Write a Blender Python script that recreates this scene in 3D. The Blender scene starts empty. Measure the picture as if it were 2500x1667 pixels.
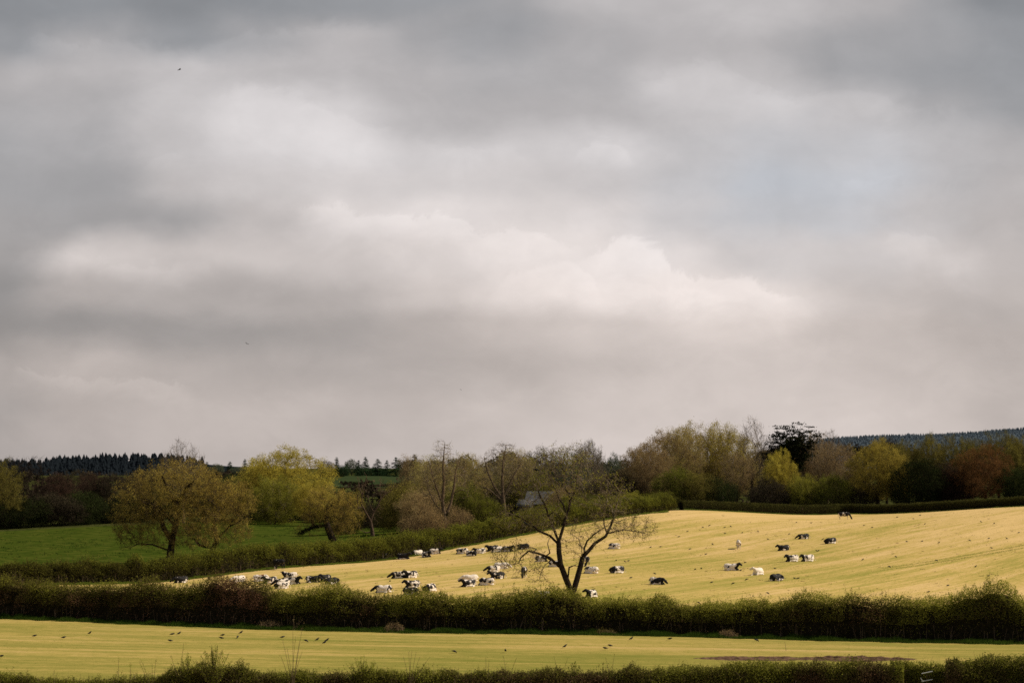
import bpy, math, random
import numpy as np
from mathutils import Vector, noise as mnoise

F, HZ, ZC = 4861.0, 1140.0, 20.0          # focal length in photo pixels, horizon row, eye height
C = bpy.context.scene.collection
rng = np.random.default_rng(7)
random.seed(7)

# ------------------------------------------------------------------ terrain
CTRL = [(0,1660,136),(1250,1672,130),(2500,1682,122),(0,1507,186),(620,1532,175),(1000,1542,170),
        (1640,1550,166),(2500,1572,157),(1605,1427,220),(681,1390,263),(700,1427,235),(1278,1410,232),
        (1802,1340,282),(930,1366,288),(1180,1350,288),(2060,1267,358),(2180,1252,366),(1650,1244,347),
        (2500,1236,342),(2500,1450,215),(0,1428,238),(400,1421,250),(800,1378,275),(1100,1338,300),
        (1400,1280,325),(0,1365,290),(0,1300,415),(300,1284,432),(650,1270,480),(950,1290,400),
        (620,1330,330),(1300,1262,520),(1300,1272,430),(1700,1237,410),(2500,1228,430),(2100,1232,430),
        (870,1188,700),(930,1163,900),(0,1162,1200),(1250,1162,1200),(2500,1162,1200),(100,1215,600),
        (2200,1205,650),(2400,1325,270),(2100,1390,240),(0,1780,100),(1250,1800,100),(2500,1800,100),
        (-400,1507,190),(-400,1300,420),(2900,1572,155),(2900,1236,342)]
def _ab(x, Y):
    Y = np.clip(Y, 95, 1300); 
    a = np.clip(x*F/Y/1250.0, -1.35, 1.35)
    return a, 2.5*np.log(Y/200.0)
_cp = np.array(CTRL, float)
_cx = (_cp[:,0]-1250)*_cp[:,2]/F; _cz = -(_cp[:,1]-HZ)*_cp[:,2]/F
_ca, _cb = _ab(_cx, _cp[:,2])
def _U(d2): return np.where(d2 < 1e-12, 0, d2*np.log(d2+1e-20))
_n = len(_cp)
_K = _U((_ca[:,None]-_ca[None])**2+(_cb[:,None]-_cb[None])**2) + 0.015*np.eye(_n)
_P = np.stack([np.ones(_n), _ca, _cb], 1)
_A = np.block([[_K, _P], [_P.T, np.zeros((3,3))]])
_W = np.linalg.solve(_A, np.concatenate([_cz, np.zeros(3)]))
def ground(x, Y):
    x = np.asarray(x, float); Y = np.asarray(Y, float)
    sh = np.broadcast(x, Y).shape
    x = np.broadcast_to(x, sh).ravel(); Y = np.broadcast_to(Y, sh).ravel()
    a, b = _ab(x, Y)
    out = np.empty(len(a))
    for i in range(0, len(a), 20000):
        aa, bb = a[i:i+20000], b[i:i+20000]
        out[i:i+20000] = _U((aa[:,None]-_ca)**2+(bb[:,None]-_cb)**2)@_W[:_n]+_W[_n]+_W[_n+1]*aa+_W[_n+2]*bb
    out = out + ZC
    far = np.clip((Y-1200)/2500, 0, 1)
    return (out*(1-far) + (ZC-6)*far).reshape(sh)
def gz(x, Y): return float(ground(np.array([x]), np.array([Y]))[0])
def X(px, Y): return (px-1250)*Y/F
_YS = np.concatenate([np.linspace(112, 600, 980)])
def hit(px, py):
    """ground point seen at this spot of the photograph"""
    z = ground(X(px, _YS), _YS); row = HZ+(ZC-z)*F/_YS
    i = int(np.argmin(np.abs(row-py)))
    Y = _YS[i]; return Vector((X(px, Y), Y, z[i]))

# ------------------------------------------------------------------ helpers
def tag(o, label=None, cat=None, group=None, kind=None):
    if label: o['label'] = label
    if cat: o['category'] = cat
    if group: o['group'] = group
    if kind: o['kind'] = kind
    return o
def empty(name, loc=(0,0,0), rz=0):
    o = bpy.data.objects.new(name, None); C.objects.link(o)
    o.location = loc; o.rotation_euler = (0,0,rz); o.empty_display_size = .3
    return o
def link(name, me, mat=None, parent=None, smooth=False):
    o = bpy.data.objects.new(name, me); C.objects.link(o)
    if mat is not None and len(me.materials) == 0: me.materials.append(mat)
    elif mat is not None and me.materials[0] != mat:
        o.material_slots[0].link = 'OBJECT'; o.material_slots[0].material = mat
    if parent: o.parent = parent
    if smooth: me.shade_smooth()
    return o
def mesh_np(name, V, Fa, tint=None, smooth=False):
    """V (n,3), Fa (m,k) index array of equal sized faces"""
    me = bpy.data.meshes.new(name)
    V = np.ascontiguousarray(V, np.float32); Fa = np.ascontiguousarray(Fa, np.int32)
    m, k = Fa.shape
    me.vertices.add(len(V)); me.vertices.foreach_set('co', V.ravel())
    me.loops.add(m*k); me.loops.foreach_set('vertex_index', Fa.ravel())
    me.polygons.add(m); me.polygons.foreach_set('loop_start', np.arange(0, m*k, k, dtype=np.int32))
    me.polygons.foreach_set('loop_total', np.full(m, k, np.int32))
    if tint is not None:
        at = me.attributes.new('tint', 'FLOAT', 'FACE'); at.data.foreach_set('value', np.ascontiguousarray(tint, np.float32))
    me.update(calc_edges=True)
    if smooth: me.shade_smooth()
    return me
def grid_mesh(name, P, smooth=True):
    r, c = P.shape[:2]
    idx = np.arange(r*c).reshape(r, c)
    Fa = np.stack([idx[:-1,:-1], idx[:-1,1:], idx[1:,1:], idx[1:,:-1]], -1).reshape(-1, 4)
    return mesh_np(name, P.reshape(-1, 3), Fa, smooth=smooth)
def vnoise(P, scale, seed=0, octv=2):
    """cheap smooth pseudo noise, -1..1"""
    r = np.random.default_rng(seed); out = 0; amp = 1; tot = 0
    for o in range(octv):
        for k in range(4):
            d = r.normal(size=3); d /= np.linalg.norm(d)
            out = out+amp*np.sin((P@d)*scale*(1+.35*k)+r.uniform(0, 6.28)+1.3*np.sin((P@np.roll(d,1))*scale*.7+k))
            tot += amp
        scale *= 2.1; amp *= .55
    return out/tot*1.7
def unit(v): return v/np.maximum(np.linalg.norm(v, axis=-1, keepdims=True), 1e-9)
def leaf_quads(P, size, r, flat=0.0, aspect=.55):
    n = len(P)
    a = unit(r.normal(size=(n,3))*np.array([1,1,1-flat])); b = unit(np.cross(a, r.normal(size=(n,3))))
    s = (size*r.uniform(.6, 1.4, n))[:,None]
    V = np.stack([P-a*s*.5, P+b*s*aspect*.5, P+a*s*.5, P-b*s*aspect*.5], 1)
    return V
def quad_mesh(name, V, tint):
    n = len(V)
    return mesh_np(name, V.reshape(-1,3), np.arange(n*4).reshape(n,4), tint)
def ribbons(P, D, L, w, r):
    """thin tapering twigs from P along D"""
    b = unit(np.cross(D, r.normal(size=D.shape)))
    L = np.asarray(L)[:,None]; w = np.asarray(w)[:,None] if np.ndim(w) else w
    return np.stack([P-b*w*.5, P+b*w*.5, P+D*L+b*w*.12, P+D*L-b*w*.12], 1)
def tubes(A, B, ra, rb, k=4):
    """separate frustums A->B"""
    n = len(A); d = unit(B-A)
    ref = np.where(np.abs(d[:,2:3]) > .9, np.array([[1.,0,0]]), np.array([[0,0,1.]]))
    u = unit(np.cross(d, ref)); v = np.cross(d, u)
    th = np.arange(k)*2*math.pi/k
    ring = np.cos(th)[None,:,None]*u[:,None]+np.sin(th)[None,:,None]*v[:,None]
    VA = A[:,None]+ring*ra[:,None,None]; VB = B[:,None]+ring*rb[:,None,None]
    V = np.concatenate([VA, VB], 1).reshape(-1, 3)
    i = np.arange(k); j = (i+1) % k
    q = np.stack([i, j, j+k, i+k], -1)
    Fa = (q[None]+(np.arange(n)*2*k)[:,None,None]).reshape(-1, 4)
    return V, Fa

# ------------------------------------------------------------------ materials
def newmat(name):
    m = bpy.data.materials.new(name); m.use_nodes = True
    nt = m.node_tree; nt.nodes.clear()
    return m, nt, nt.nodes, nt.links
def ramp(nt, stops, interp='LINEAR'):
    n = nt.nodes.new('ShaderNodeValToRGB'); cr = n.color_ramp; cr.interpolation = interp
    while len(cr.elements) > 1: cr.elements.remove(cr.elements[-1])
    cr.elements[0].position = stops[0][0]; cr.elements[0].color = (*stops[0][1], 1)
    for p, c in stops[1:]:
        e = cr.elements.new(p); e.color = (*c, 1)
    return n
def leafmat(name, stops, trans=.3):
    m, nt, N, L = newmat(name)
    at = N.new('ShaderNodeAttribute'); at.attribute_name = 'tint'
    oi = N.new('ShaderNodeObjectInfo')
    mth = N.new('ShaderNodeMath'); mth.operation = 'MULTIPLY_ADD'; mth.inputs[1].default_value = .16; 
    L.new(oi.outputs['Random'], mth.inputs[0]); L.new(at.outputs['Fac'], mth.inputs[2])
    cr = ramp(nt, stops); L.new(mth.outputs[0], cr.inputs[0])
    d = N.new('ShaderNodeBsdfDiffuse'); t = N.new('ShaderNodeBsdfTranslucent'); mx = N.new('ShaderNodeMixShader')
    mx.inputs[0].default_value = trans
    L.new(cr.outputs[0], d.inputs[0]); L.new(cr.outputs[0], t.inputs[0])
    L.new(d.outputs[0], mx.inputs[1]); L.new(t.outputs[0], mx.inputs[2])
    o = N.new('ShaderNodeOutputMaterial'); L.new(mx.outputs[0], o.inputs[0])
    return m
def noisemat(name, stops, scale=1, detail=5, rough=.9, bump=0, stretch=(1,1,1), coord='Object', dist=0):
    m, nt, N, L = newmat(name)
    tc = N.new('ShaderNodeTexCoord'); mp = N.new('ShaderNodeMapping'); mp.inputs['Scale'].default_value = stretch
    nz = N.new('ShaderNodeTexNoise'); nz.inputs['Scale'].default_value = scale; nz.inputs['Detail'].default_value = detail
    nz.inputs['Distortion'].default_value = dist
    L.new(tc.outputs[coord], mp.inputs[0]); L.new(mp.outputs[0], nz.inputs['Vector'])
    cr = ramp(nt, stops); L.new(nz.outputs[0], cr.inputs[0])
    b = N.new('ShaderNodeBsdfPrincipled'); b.inputs['Roughness'].default_value = rough
    b.inputs['Specular IOR Level'].default_value = 0 if rough > .8 else .2
    L.new(cr.outputs[0], b.inputs['Base Color'])
    if bump:
        bp = N.new('ShaderNodeBump'); bp.inputs['Strength'].default_value = bump; bp.inputs['Distance'].default_value = .1
        L.new(nz.outputs[0], bp.inputs['Height']); L.new(bp.outputs[0], b.inputs['Normal'])
    o = N.new('ShaderNodeOutputMaterial'); L.new(b.outputs[0], o.inputs[0])
    return m
def fieldmat(name, straw, mid, green, ang, gbias=0.0):
    """cut grass: long streaks along the mowing lines, patches of regrowth, fine stubble"""
    m, nt, N, L = newmat(name)
    tc = N.new('ShaderNodeTexCoord'); mp = N.new('ShaderNodeMapping')
    mp.inputs['Rotation'].default_value = (0, 0, -ang)
    L.new(tc.outputs['Object'], mp.inputs[0])
    def nz(scale, st, det, rg=.55):
        mm = N.new('ShaderNodeMapping'); mm.inputs['Scale'].default_value = st
        n = N.new('ShaderNodeTexNoise'); n.inputs['Scale'].default_value = scale; n.inputs['Detail'].default_value = det
        n.inputs['Roughness'].default_value = rg
        L.new(mp.outputs[0], mm.inputs[0]); L.new(mm.outputs[0], n.inputs['Vector']); return n
    a = nz(.55, (.05, .8, 1), 7, .66); b = nz(.05, (.5, 1, 1), 5); c = nz(3.0, (.30, 1, 1), 5, .75); s = nz(1.6, (.03, 1.0, 1), 4, .6)
    def ma(op, x, y, z=None):
        q = N.new('ShaderNodeMath'); q.operation = op
        for i, w in enumerate((x, y, z)):
            if w is None: continue
            if isinstance(w, (int, float)): q.inputs[i].default_value = w
            else: L.new(w, q.inputs[i])
        return q.outputs[0]
    t = ma('MULTIPLY', a.outputs[0], .38)
    t = ma('MULTIPLY_ADD', b.outputs[0], .30, t)
    t = ma('MULTIPLY_ADD', c.outputs[0], .30, t)
    t = ma('MULTIPLY_ADD', s.outputs[0], .18, t)
    sx = N.new('ShaderNodeSeparateXYZ'); L.new(tc.outputs['Object'], sx.inputs[0])
    gr = ma('MULTIPLY', ma('SUBTRACT', 250, sx.outputs['Y']), .0004); t = ma('ADD', t, ma('MINIMUM', ma('MAXIMUM', gr, -.035), .02))
    t = ma('MULTIPLY_ADD', ma('SUBTRACT', t, .58), 1.9, .50+gbias)
    cr = ramp(nt, [(.22, tuple(min(1, 1.12*q) for q in straw)), (.38, straw), (.50, mid), (.60, tuple(.5*(p+q) for p, q in zip(mid, green))), (.80, green)])
    L.new(t, cr.inputs[0])
    bs = N.new('ShaderNodeBsdfPrincipled'); bs.inputs['Roughness'].default_value = .95; bs.inputs['Specular IOR Level'].default_value = 0
    L.new(cr.outputs[0], bs.inputs['Base Color'])
    bp = N.new('ShaderNodeBump'); bp.inputs['Strength'].default_value = .7; bp.inputs['Distance'].default_value = .12
    h = ma('MULTIPLY_ADD', s.outputs[0], 1.0, c.outputs[0]); L.new(h, bp.inputs['Height']); L.new(bp.outputs[0], bs.inputs['Normal'])
    o = N.new('ShaderNodeOutputMaterial'); L.new(bs.outputs[0], o.inputs[0])
    return m

M = {}
M['bark'] = noisemat('bark_brown', [(.3, (.035,.024,.017)), (.7, (.12,.085,.058))], 6, 6, bump=.5)
M['bark_pale'] = noisemat('bark_pale', [(.3, (.10,.075,.055)), (.7, (.30,.235,.17))], 5, 6, bump=.3)
M['bark_mid'] = noisemat('bark_mid', [(.3, (.07,.048,.032)), (.7, (.20,.145,.095))], 5, 6)
M['bark_dark'] = noisemat('bark_dark', [(.3, (.02,.015,.012)), (.7, (.05,.037,.028))], 6, 5)
M['core'] = noisemat('hedge_inside', [(.3, (.010,.009,.005)), (.7, (.030,.024,.013))], 3, 4)  # near-black filler: the shade inside a hedge put into its colour
G = lambda r,g,b: (r,g,b)
M['oak_gold'] = leafmat('leaf_oak_gold', [(0,(.10,.064,.022)),(.40,(.26,.185,.045)),(.65,(.46,.345,.075)),(1,(.54,.44,.10))], .40)
M['oak_green'] = leafmat('leaf_oak_green', [(0,(.12,.090,.018)),(.5,(.40,.32,.05)),(1,(.58,.50,.09))], .42)
M['oak_yellow'] = leafmat('leaf_oak_yellow', [(0,(.11,.082,.02)),(.5,(.30,.23,.045)),(1,(.46,.37,.07))], .4)
M['lime'] = leafmat('leaf_lime', [(0,(.09,.085,.014)),(.5,(.23,.22,.036)),(1,(.38,.35,.055))], .4)
M['bud'] = leafmat('leaf_bud', [(0,(.16,.10,.045)),(.5,(.38,.29,.10)),(.8,(.43,.37,.11)),(1,(.48,.46,.13))], .4)
M['bud_brown'] = leafmat('leaf_bud_brown', [(0,(.12,.075,.042)),(.5,(.29,.20,.095)),(1,(.42,.32,.14))], .4)
M['fresh'] = leafmat('leaf_fresh', [(0,(.12,.13,.02)),(.5,(.26,.27,.035)),(1,(.44,.45,.08))], .4)
M['copper'] = leafmat('leaf_copper', [(0,(.07,.032,.016)),(.5,(.15,.072,.028)),(1,(.22,.115,.04))])
M['olive'] = leafmat('leaf_olive', [(0,(.055,.042,.014)),(.5,(.15,.125,.030)),(1,(.27,.23,.05))])
M['bush'] = leafmat('leaf_bush', [(0,(.045,.035,.012)),(.4,(.080,.075,.016)),(.7,(.16,.165,.025)),(1,(.26,.27,.04))], .35)
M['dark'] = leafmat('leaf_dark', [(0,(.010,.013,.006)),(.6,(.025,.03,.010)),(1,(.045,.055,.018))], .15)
M['shade'] = leafmat('leaf_shade', [(0,(.024,.018,.013)),(.6,(.052,.041,.026)),(1,(.095,.080,.042))], .2)  # shadow put into the leaf colours, here and in the next two
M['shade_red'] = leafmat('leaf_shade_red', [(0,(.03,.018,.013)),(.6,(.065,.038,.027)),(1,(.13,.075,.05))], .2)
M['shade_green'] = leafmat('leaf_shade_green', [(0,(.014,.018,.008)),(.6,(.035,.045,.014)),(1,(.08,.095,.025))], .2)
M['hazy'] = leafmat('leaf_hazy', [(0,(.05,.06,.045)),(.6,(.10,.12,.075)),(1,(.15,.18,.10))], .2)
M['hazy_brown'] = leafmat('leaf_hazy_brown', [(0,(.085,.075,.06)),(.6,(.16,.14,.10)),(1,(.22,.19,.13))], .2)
M['hazed_fir'] = noisemat('needles_hazed', [(.3,(.009,.012,.015)),(.7,(.013,.017,.022))], .2, 3)  # ridge conifers, bluish distance haze put into the base colour
M['far_fir'] = noisemat('needles_far', [(.3,(.064,.084,.106)),(.7,(.068,.090,.114))], .02, 4)  # distance haze of the far hill mixed into its colour
M['fir'] = leafmat('leaf_fir', [(0,(.012,.025,.012)),(.6,(.035,.07,.03)),(1,(.06,.11,.045))], .1)
M['cedar'] = leafmat('leaf_cedar', [(0,(.006,.008,.004)),(.6,(.018,.021,.010)),(1,(.04,.045,.018))], .1)
M['ivy'] = leafmat('leaf_ivy', [(0,(.012,.013,.006)),(.6,(.03,.035,.012)),(1,(.07,.07,.02))], .1)
M['hedge'] = leafmat('leaf_hedge', [(0,(.25,.125,.08)),(.18,(.14,.082,.042)),(.38,(.085,.072,.020)),(.58,(.17,.165,.028)),(.80,(.33,.32,.05)),(1,(.40,.38,.07))], .45)
M['hedge_far'] = leafmat('leaf_hedge_far', [(0,(.05,.035,.018)),(.5,(.055,.055,.016)),(1,(.12,.115,.03))], .25)
M['near_hedge'] = leafmat('leaf_near_hedge', [(0,(.15,.08,.05)),(.3,(.13,.085,.04)),(.5,(.11,.105,.022)),(.72,(.20,.20,.03)),(1,(.36,.36,.06))], .4)
M['grass'] = leafmat('blade_grass', [(0,(.07,.10,.016)),(.5,(.13,.18,.025)),(1,(.26,.29,.06))], .35)
M['grass_dark'] = leafmat('blade_grass_dark', [(0,(.02,.035,.006)),(.5,(.04,.075,.010)),(1,(.10,.15,.025))], .35)
M['twig'] = noisemat('twig_brown', [(.3,(.06,.042,.028)),(.7,(.17,.12,.08))], 2, 3)
M['twig_dark'] = noisemat('twig_dark', [(.3, (.05,.035,.022)), (.7, (.11,.078,.045))], 2, 3)
M['twig_pale'] = noisemat('twig_pale', [(.3, (.11,.082,.056)), (.7, (.24,.185,.13))], 2, 3)
M['twig_shade'] = noisemat('twig_shade', [(.3, (.018,.013,.010)), (.7, (.045,.032,.023))], 2, 3)
M['straw'] = leafmat('blade_straw', [(0,(.16,.10,.05)),(.5,(.30,.21,.10)),(1,(.42,.32,.16))], .2)
M['field'] = fieldmat('cut_meadow', (.59,.415,.180), (.49,.357,.116), (.24,.235,.045), math.radians(54))
M['nearfield'] = fieldmat('cut_meadow_near', (.50,.355,.140), (.39,.30,.085), (.17,.18,.034), math.radians(-15), .035)
M['pasture'] = noisemat('green_pasture', [(.32,(.028,.042,.006)),(.5,(.044,.064,.008)),(.68,(.080,.085,.015))], .5, 10, bump=.2)  # cloud shade put into the darker green
M['ground'] = noisemat('rough_ground', [(.3,(.035,.04,.012)),(.7,(.06,.065,.018))], .15, 6, bump=.4)
M['farfield'] = noisemat('distant_pasture', [(.3,(.028,.042,.018)),(.7,(.04,.055,.022))], .05, 3)
M['soil'] = noisemat('turned_soil', [(.3,(.045,.026,.018)),(.7,(.19,.115,.075))], 2.5, 7, bump=.8)
M['slate'] = noisemat('slate_roof', [(.3,(.07,.07,.075)),(.7,(.11,.11,.115))], 1.5, 4, .6)
M['barnwall'] = noisemat('barn_boards', [(.3,(.03,.025,.02)),(.7,(.06,.05,.04))], 1.2, 5, stretch=(6,6,.6))
M['crow'] = noisemat('crow_feather', [(.3,(.008,.008,.010)),(.7,(.022,.021,.024))], 8, 3, .5)
M['metal'] = noisemat('galvanised_tube', [(.3,(.42,.42,.40)),(.7,(.60,.60,.56))], 8, 3, .45)

def coat(name, thr, dark=(.013,.011,.011), light=(.78,.68,.58), head=None):
    m, nt, N, L = newmat(name)
    tc = N.new('ShaderNodeTexCoord'); oi = N.new('ShaderNodeObjectInfo')
    w = N.new('ShaderNodeMath'); w.operation = 'MULTIPLY'; w.inputs[1].default_value = 57.0; L.new(oi.outputs['Random'], w.inputs[0])
    nz = N.new('ShaderNodeTexNoise'); nz.noise_dimensions = '4D'; nz.inputs['Scale'].default_value = 2.3; nz.inputs['Detail'].default_value = 2.0
    L.new(tc.outputs['Object'], nz.inputs['Vector']); L.new(w.outputs[0], nz.inputs['W'])
    sp = N.new('ShaderNodeSeparateXYZ'); L.new(tc.outputs['Object'], sp.inputs[0])
    # lower legs and belly go white
    mr = N.new('ShaderNodeMapRange'); mr.inputs['From Min'].default_value = .10; mr.inputs['From Max'].default_value = .42
    mr.inputs['To Min'].default_value = .16; mr.inputs['To Max'].default_value = 0; L.new(sp.outputs['Z'], mr.inputs['Value'])
    ad = N.new('ShaderNodeMath'); ad.operation = 'ADD'; L.new(nz.outputs[0], ad.inputs[0]); L.new(mr.outputs[0], ad.inputs[1])
    # head and neck usually dark
    mh = N.new('ShaderNodeMapRange'); mh.inputs['From Min'].default_value = .62; mh.inputs['From Max'].default_value = .80
    mh.inputs['To Min'].default_value = 0; mh.inputs['To Max'].default_value = -.30 if head is None else head; L.new(sp.outputs['X'], mh.inputs['Value'])
    a2 = N.new('ShaderNodeMath'); a2.operation = 'ADD'; L.new(ad.outputs[0], a2.inputs[0]); L.new(mh.outputs[0], a2.inputs[1])
    cr = ramp(nt, [(0, dark), (thr-.015, dark), (thr+.015, light), (1, light)]); L.new(a2.outputs[0], cr.inputs[0])
    b = N.new('ShaderNodeBsdfPrincipled'); b.inputs['Roughness'].default_value = .7; b.inputs['Specular IOR Level'].default_value = .2
    L.new(cr.outputs[0], b.inputs['Base Color'])
    o = N.new('ShaderNodeOutputMaterial'); L.new(b.outputs[0], o.inputs[0]); return m
M['coat_b'] = coat('coat_black', .62); M['coat_p'] = coat('coat_pied', .525); M['coat_w'] = coat('coat_white', .455)
M['coat_r'] = coat('coat_brown', .47, dark=(.16,.06,.03), head=0); M['coat_k'] = coat('coat_all_black', .68)
M['coat_ww'] = coat('coat_all_white', .30, head=0)

# ------------------------------------------------------------------ ground sheets
def sheet(name, near, far, nu, nv, off, mat, wob=0):
    """surface draped between two lines of (x, Y) points"""
    def res(l, n):
        l = np.array(l, float); d = np.r_[0, np.cumsum(np.linalg.norm(np.diff(l, axis=0), axis=1))]
        t = np.linspace(0, d[-1], n); return np.stack([np.interp(t, d, l[:,0]), np.interp(t, d, l[:,1])], 1)
    a, b = res(near, nu), res(far, nu)
    t = np.linspace(0, 1, nv)[:,None,None]
    xy = a[None]*(1-t)+b[None]*t
    if wob: xy = xy + wob*np.sin(xy[...,::-1]*.7)*.5
    z = ground(xy[...,0], xy[...,1])+off
    me = grid_mesh(name, np.concatenate([xy, z[...,None]], -1))
    o = link(name, me, mat); tag(o, kind='structure'); return o
ys = np.concatenate([np.linspace(-60, 90, 10), np.geomspace(100, 700, 190), np.geomspace(730, 9000, 40)])
s = np.linspace(-1, 1, 240)
gx = s[None]*(np.abs(ys)[:,None]*.62+70); gy = np.repeat(ys[:,None], len(s), 1)
gd = np.stack([gx, gy, ground(gx, gy)], -1)
o = link('ground', grid_mesh('ground', gd), M['ground']); tag(o, kind='structure')

MIDH = [(X(-250,193),193),(X(0,188),188),(X(620,177),177),(X(1000,172),172),(X(1640,168),168),(X(2500,159.5),159.5),(X(2750,157),157)]
H3 = [(X(-300,232),232),(X(0,240),240),(X(400,252),252),(X(800,277),277),(X(1100,302),302),(X(1400,327),327),(X(1560,341),341)]
H4 = [(X(1655,350),350),(X(2060,374),374),(X(2500,345),345),(X(2800,330),330)]
sheet('mown_field', [(x, y+.8) for x, y in MIDH], [(x+.3, y-2.2) for x, y in H3]+[(X(1640,346),346)]+[(x, y-3.2) for x, y in H4], 240, 160, .05, M['field'])
sheet('near_field', [(X(-300,112),112),(X(2800,112),112)], [(x, y-3.4+.5*math.sin(x*.35)) for x, y in MIDH], 160, 60, .05, M['nearfield'])
sheet('pasture', [(x, y+1) for x, y in H3[:5]], [(X(-300,410),410),(X(0,420),420),(X(300,436),436),(X(650,484),484),(X(820,480),480),(X(1060,420),420)], 120, 80, .05, M['pasture'])
sheet('distant_field', [(X(800,690),690),(X(1010,690),690)], [(X(850,930),930),(X(1010,930),930)], 20, 20, .3, M['farfield'])
# strip of turned soil along the near hedge
sx = np.linspace(X(1690,147), X(2270,140), 220); sw = np.linspace(-1, 1, 26)
Px = np.repeat(sx[None], 26, 0); t = (sx-sx[0])/(sx[-1]-sx[0])
cen = 146.5-2.5*t; half = 1.7*np.clip(np.minimum(t, 1-t)*5, 0, 1)**.6*(1+.35*vnoise(np.stack([sx, 0*sx, 0*sx], 1), 1.4, 9, 3))
Py = cen[None]+sw[:,None]*half[None]
Pz = ground(Px, Py)+.05
hn = vnoise(np.stack([Px.ravel(), Py.ravel(), 0*Px.ravel()], 1), 3.2, 5, 3).reshape(Px.shape)
Pz = Pz+np.clip(1-np.abs(sw[:,None]), 0, 1)**.5*(.12+.22*hn)*np.clip(half[None]/2.6, 0, 1)-.02*(np.abs(sw[:,None]) > .95)
o = link('soil', grid_mesh('soil', np.stack([Px, Py, Pz], -1), False), M['soil']); tag(o, kind='structure')

# ------------------------------------------------------------------ distant hills and their forests
def hill(name, rows, Y0, depth, mat):
    """rows: (px, py) crest line at distance Y0"""
    px = np.array([r[0] for r in rows], float); py = np.array([r[1] for r in rows], float)
    q = np.linspace(px[0], px[-1], 90); cr = ZC-(np.interp(q, px, py)-HZ)*Y0/F
    prof = np.array([(-1,0),(-.7,.25),(-.4,.65),(-.15,.93),(0,1),(.3,.9),(1,0)])
    P = np.zeros((len(prof), len(q), 3))
    for i, (d, h) in enumerate(prof):
        Yd = Y0+d*depth; xx = (q-1250)*Y0/F
        P[i,:,0] = xx; P[i,:,1] = Yd; P[i,:,2] = (ZC-12)*(1-h)+cr*h
    o = link(name, grid_mesh(name, P), mat); tag(o, kind='structure')
    def zf(x, y):
        h = np.interp((y-Y0)/depth, prof[:,0], prof[:,1]); c = np.interp(x, (q-1250)*Y0/F, cr)
        return (ZC-12)*(1-h)+c*h
    return zf, (q[0]-1250)*Y0/F, (q[-1]-1250)*Y0/F
def cone_forest(name, zf, x0, x1, Y0, y0, y1, n, hh, wr, mat, label, r):
    x = r.uniform(x0, x1, n); y = r.uniform(y0, y1, n)
    z = zf(x, y); h = r.uniform(*hh, n)*(1+.45*vnoise(np.stack([x, y*.3, 0*x], 1), .02*3000/Y0, 3, 3)); k = 6
    V = []; Fa = []; base = 0
    allV = []; allF = []
    for lay, (zb, zt, w) in enumerate([(.02,.55,1.0),(.30,.80,.72),(.58,1.0,.45)]):
        th = np.arange(k)*2*math.pi/k
        jit = r.uniform(.7, 1.25, (n, k))
        ring = np.stack([x[:,None]+np.cos(th)*(h*wr*w)[:,None]*jit, y[:,None]+np.sin(th)*(h*wr*w)[:,None]*jit, np.repeat((z+h*zb)[:,None], k, 1)+r.uniform(-.03,.03,(n,k))*h[:,None]], -1)
        tip = np.stack([x+r.normal(0,.02,n)*h, y, z+h*zt], -1)[:,None]
        vv = np.concatenate([ring, tip], 1); i = np.arange(k)
        ff = np.stack([i, (i+1) % k, np.full(k, k)], -1)[None]+(np.arange(n)*(k+1))[:,None,None]+base
        allV.append(vv.reshape(-1,3)); allF.append(ff.reshape(-1,3)); base += n*(k+1)
    me = mesh_np(name, np.concatenate(allV), np.concatenate(allF))
    o = link(name, me, mat); tag(o, label, 'forest', kind='stuff'); return o
rows = [(-250,1136),(60,1136),(110,1135),(150,1131),(220,1128),(300,1126),(400,1124),(470,1130),(560,1138),(640,1141)]
zf, xa, xb = hill('hill', rows, 1500, 260, M['hazed_fir'])
cone_forest('conifer_forest', zf, xa, X(470,1500), 1500, 1300, 1560, 1500, (2.5,6.5), .36, M['hazed_fir'], 'dark conifer plantation with pointed tops on the ridge behind the golden oak', rng)
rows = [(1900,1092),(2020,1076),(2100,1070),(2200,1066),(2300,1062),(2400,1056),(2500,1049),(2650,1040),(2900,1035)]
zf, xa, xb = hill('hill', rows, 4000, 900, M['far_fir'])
cone_forest('hill_forest', zf, xa, xb, 4000, 3300, 4100, 9000, (3,7), .34, M['far_fir'], 'blue grey conifer forest covering the long distant hill', rng)
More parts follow.
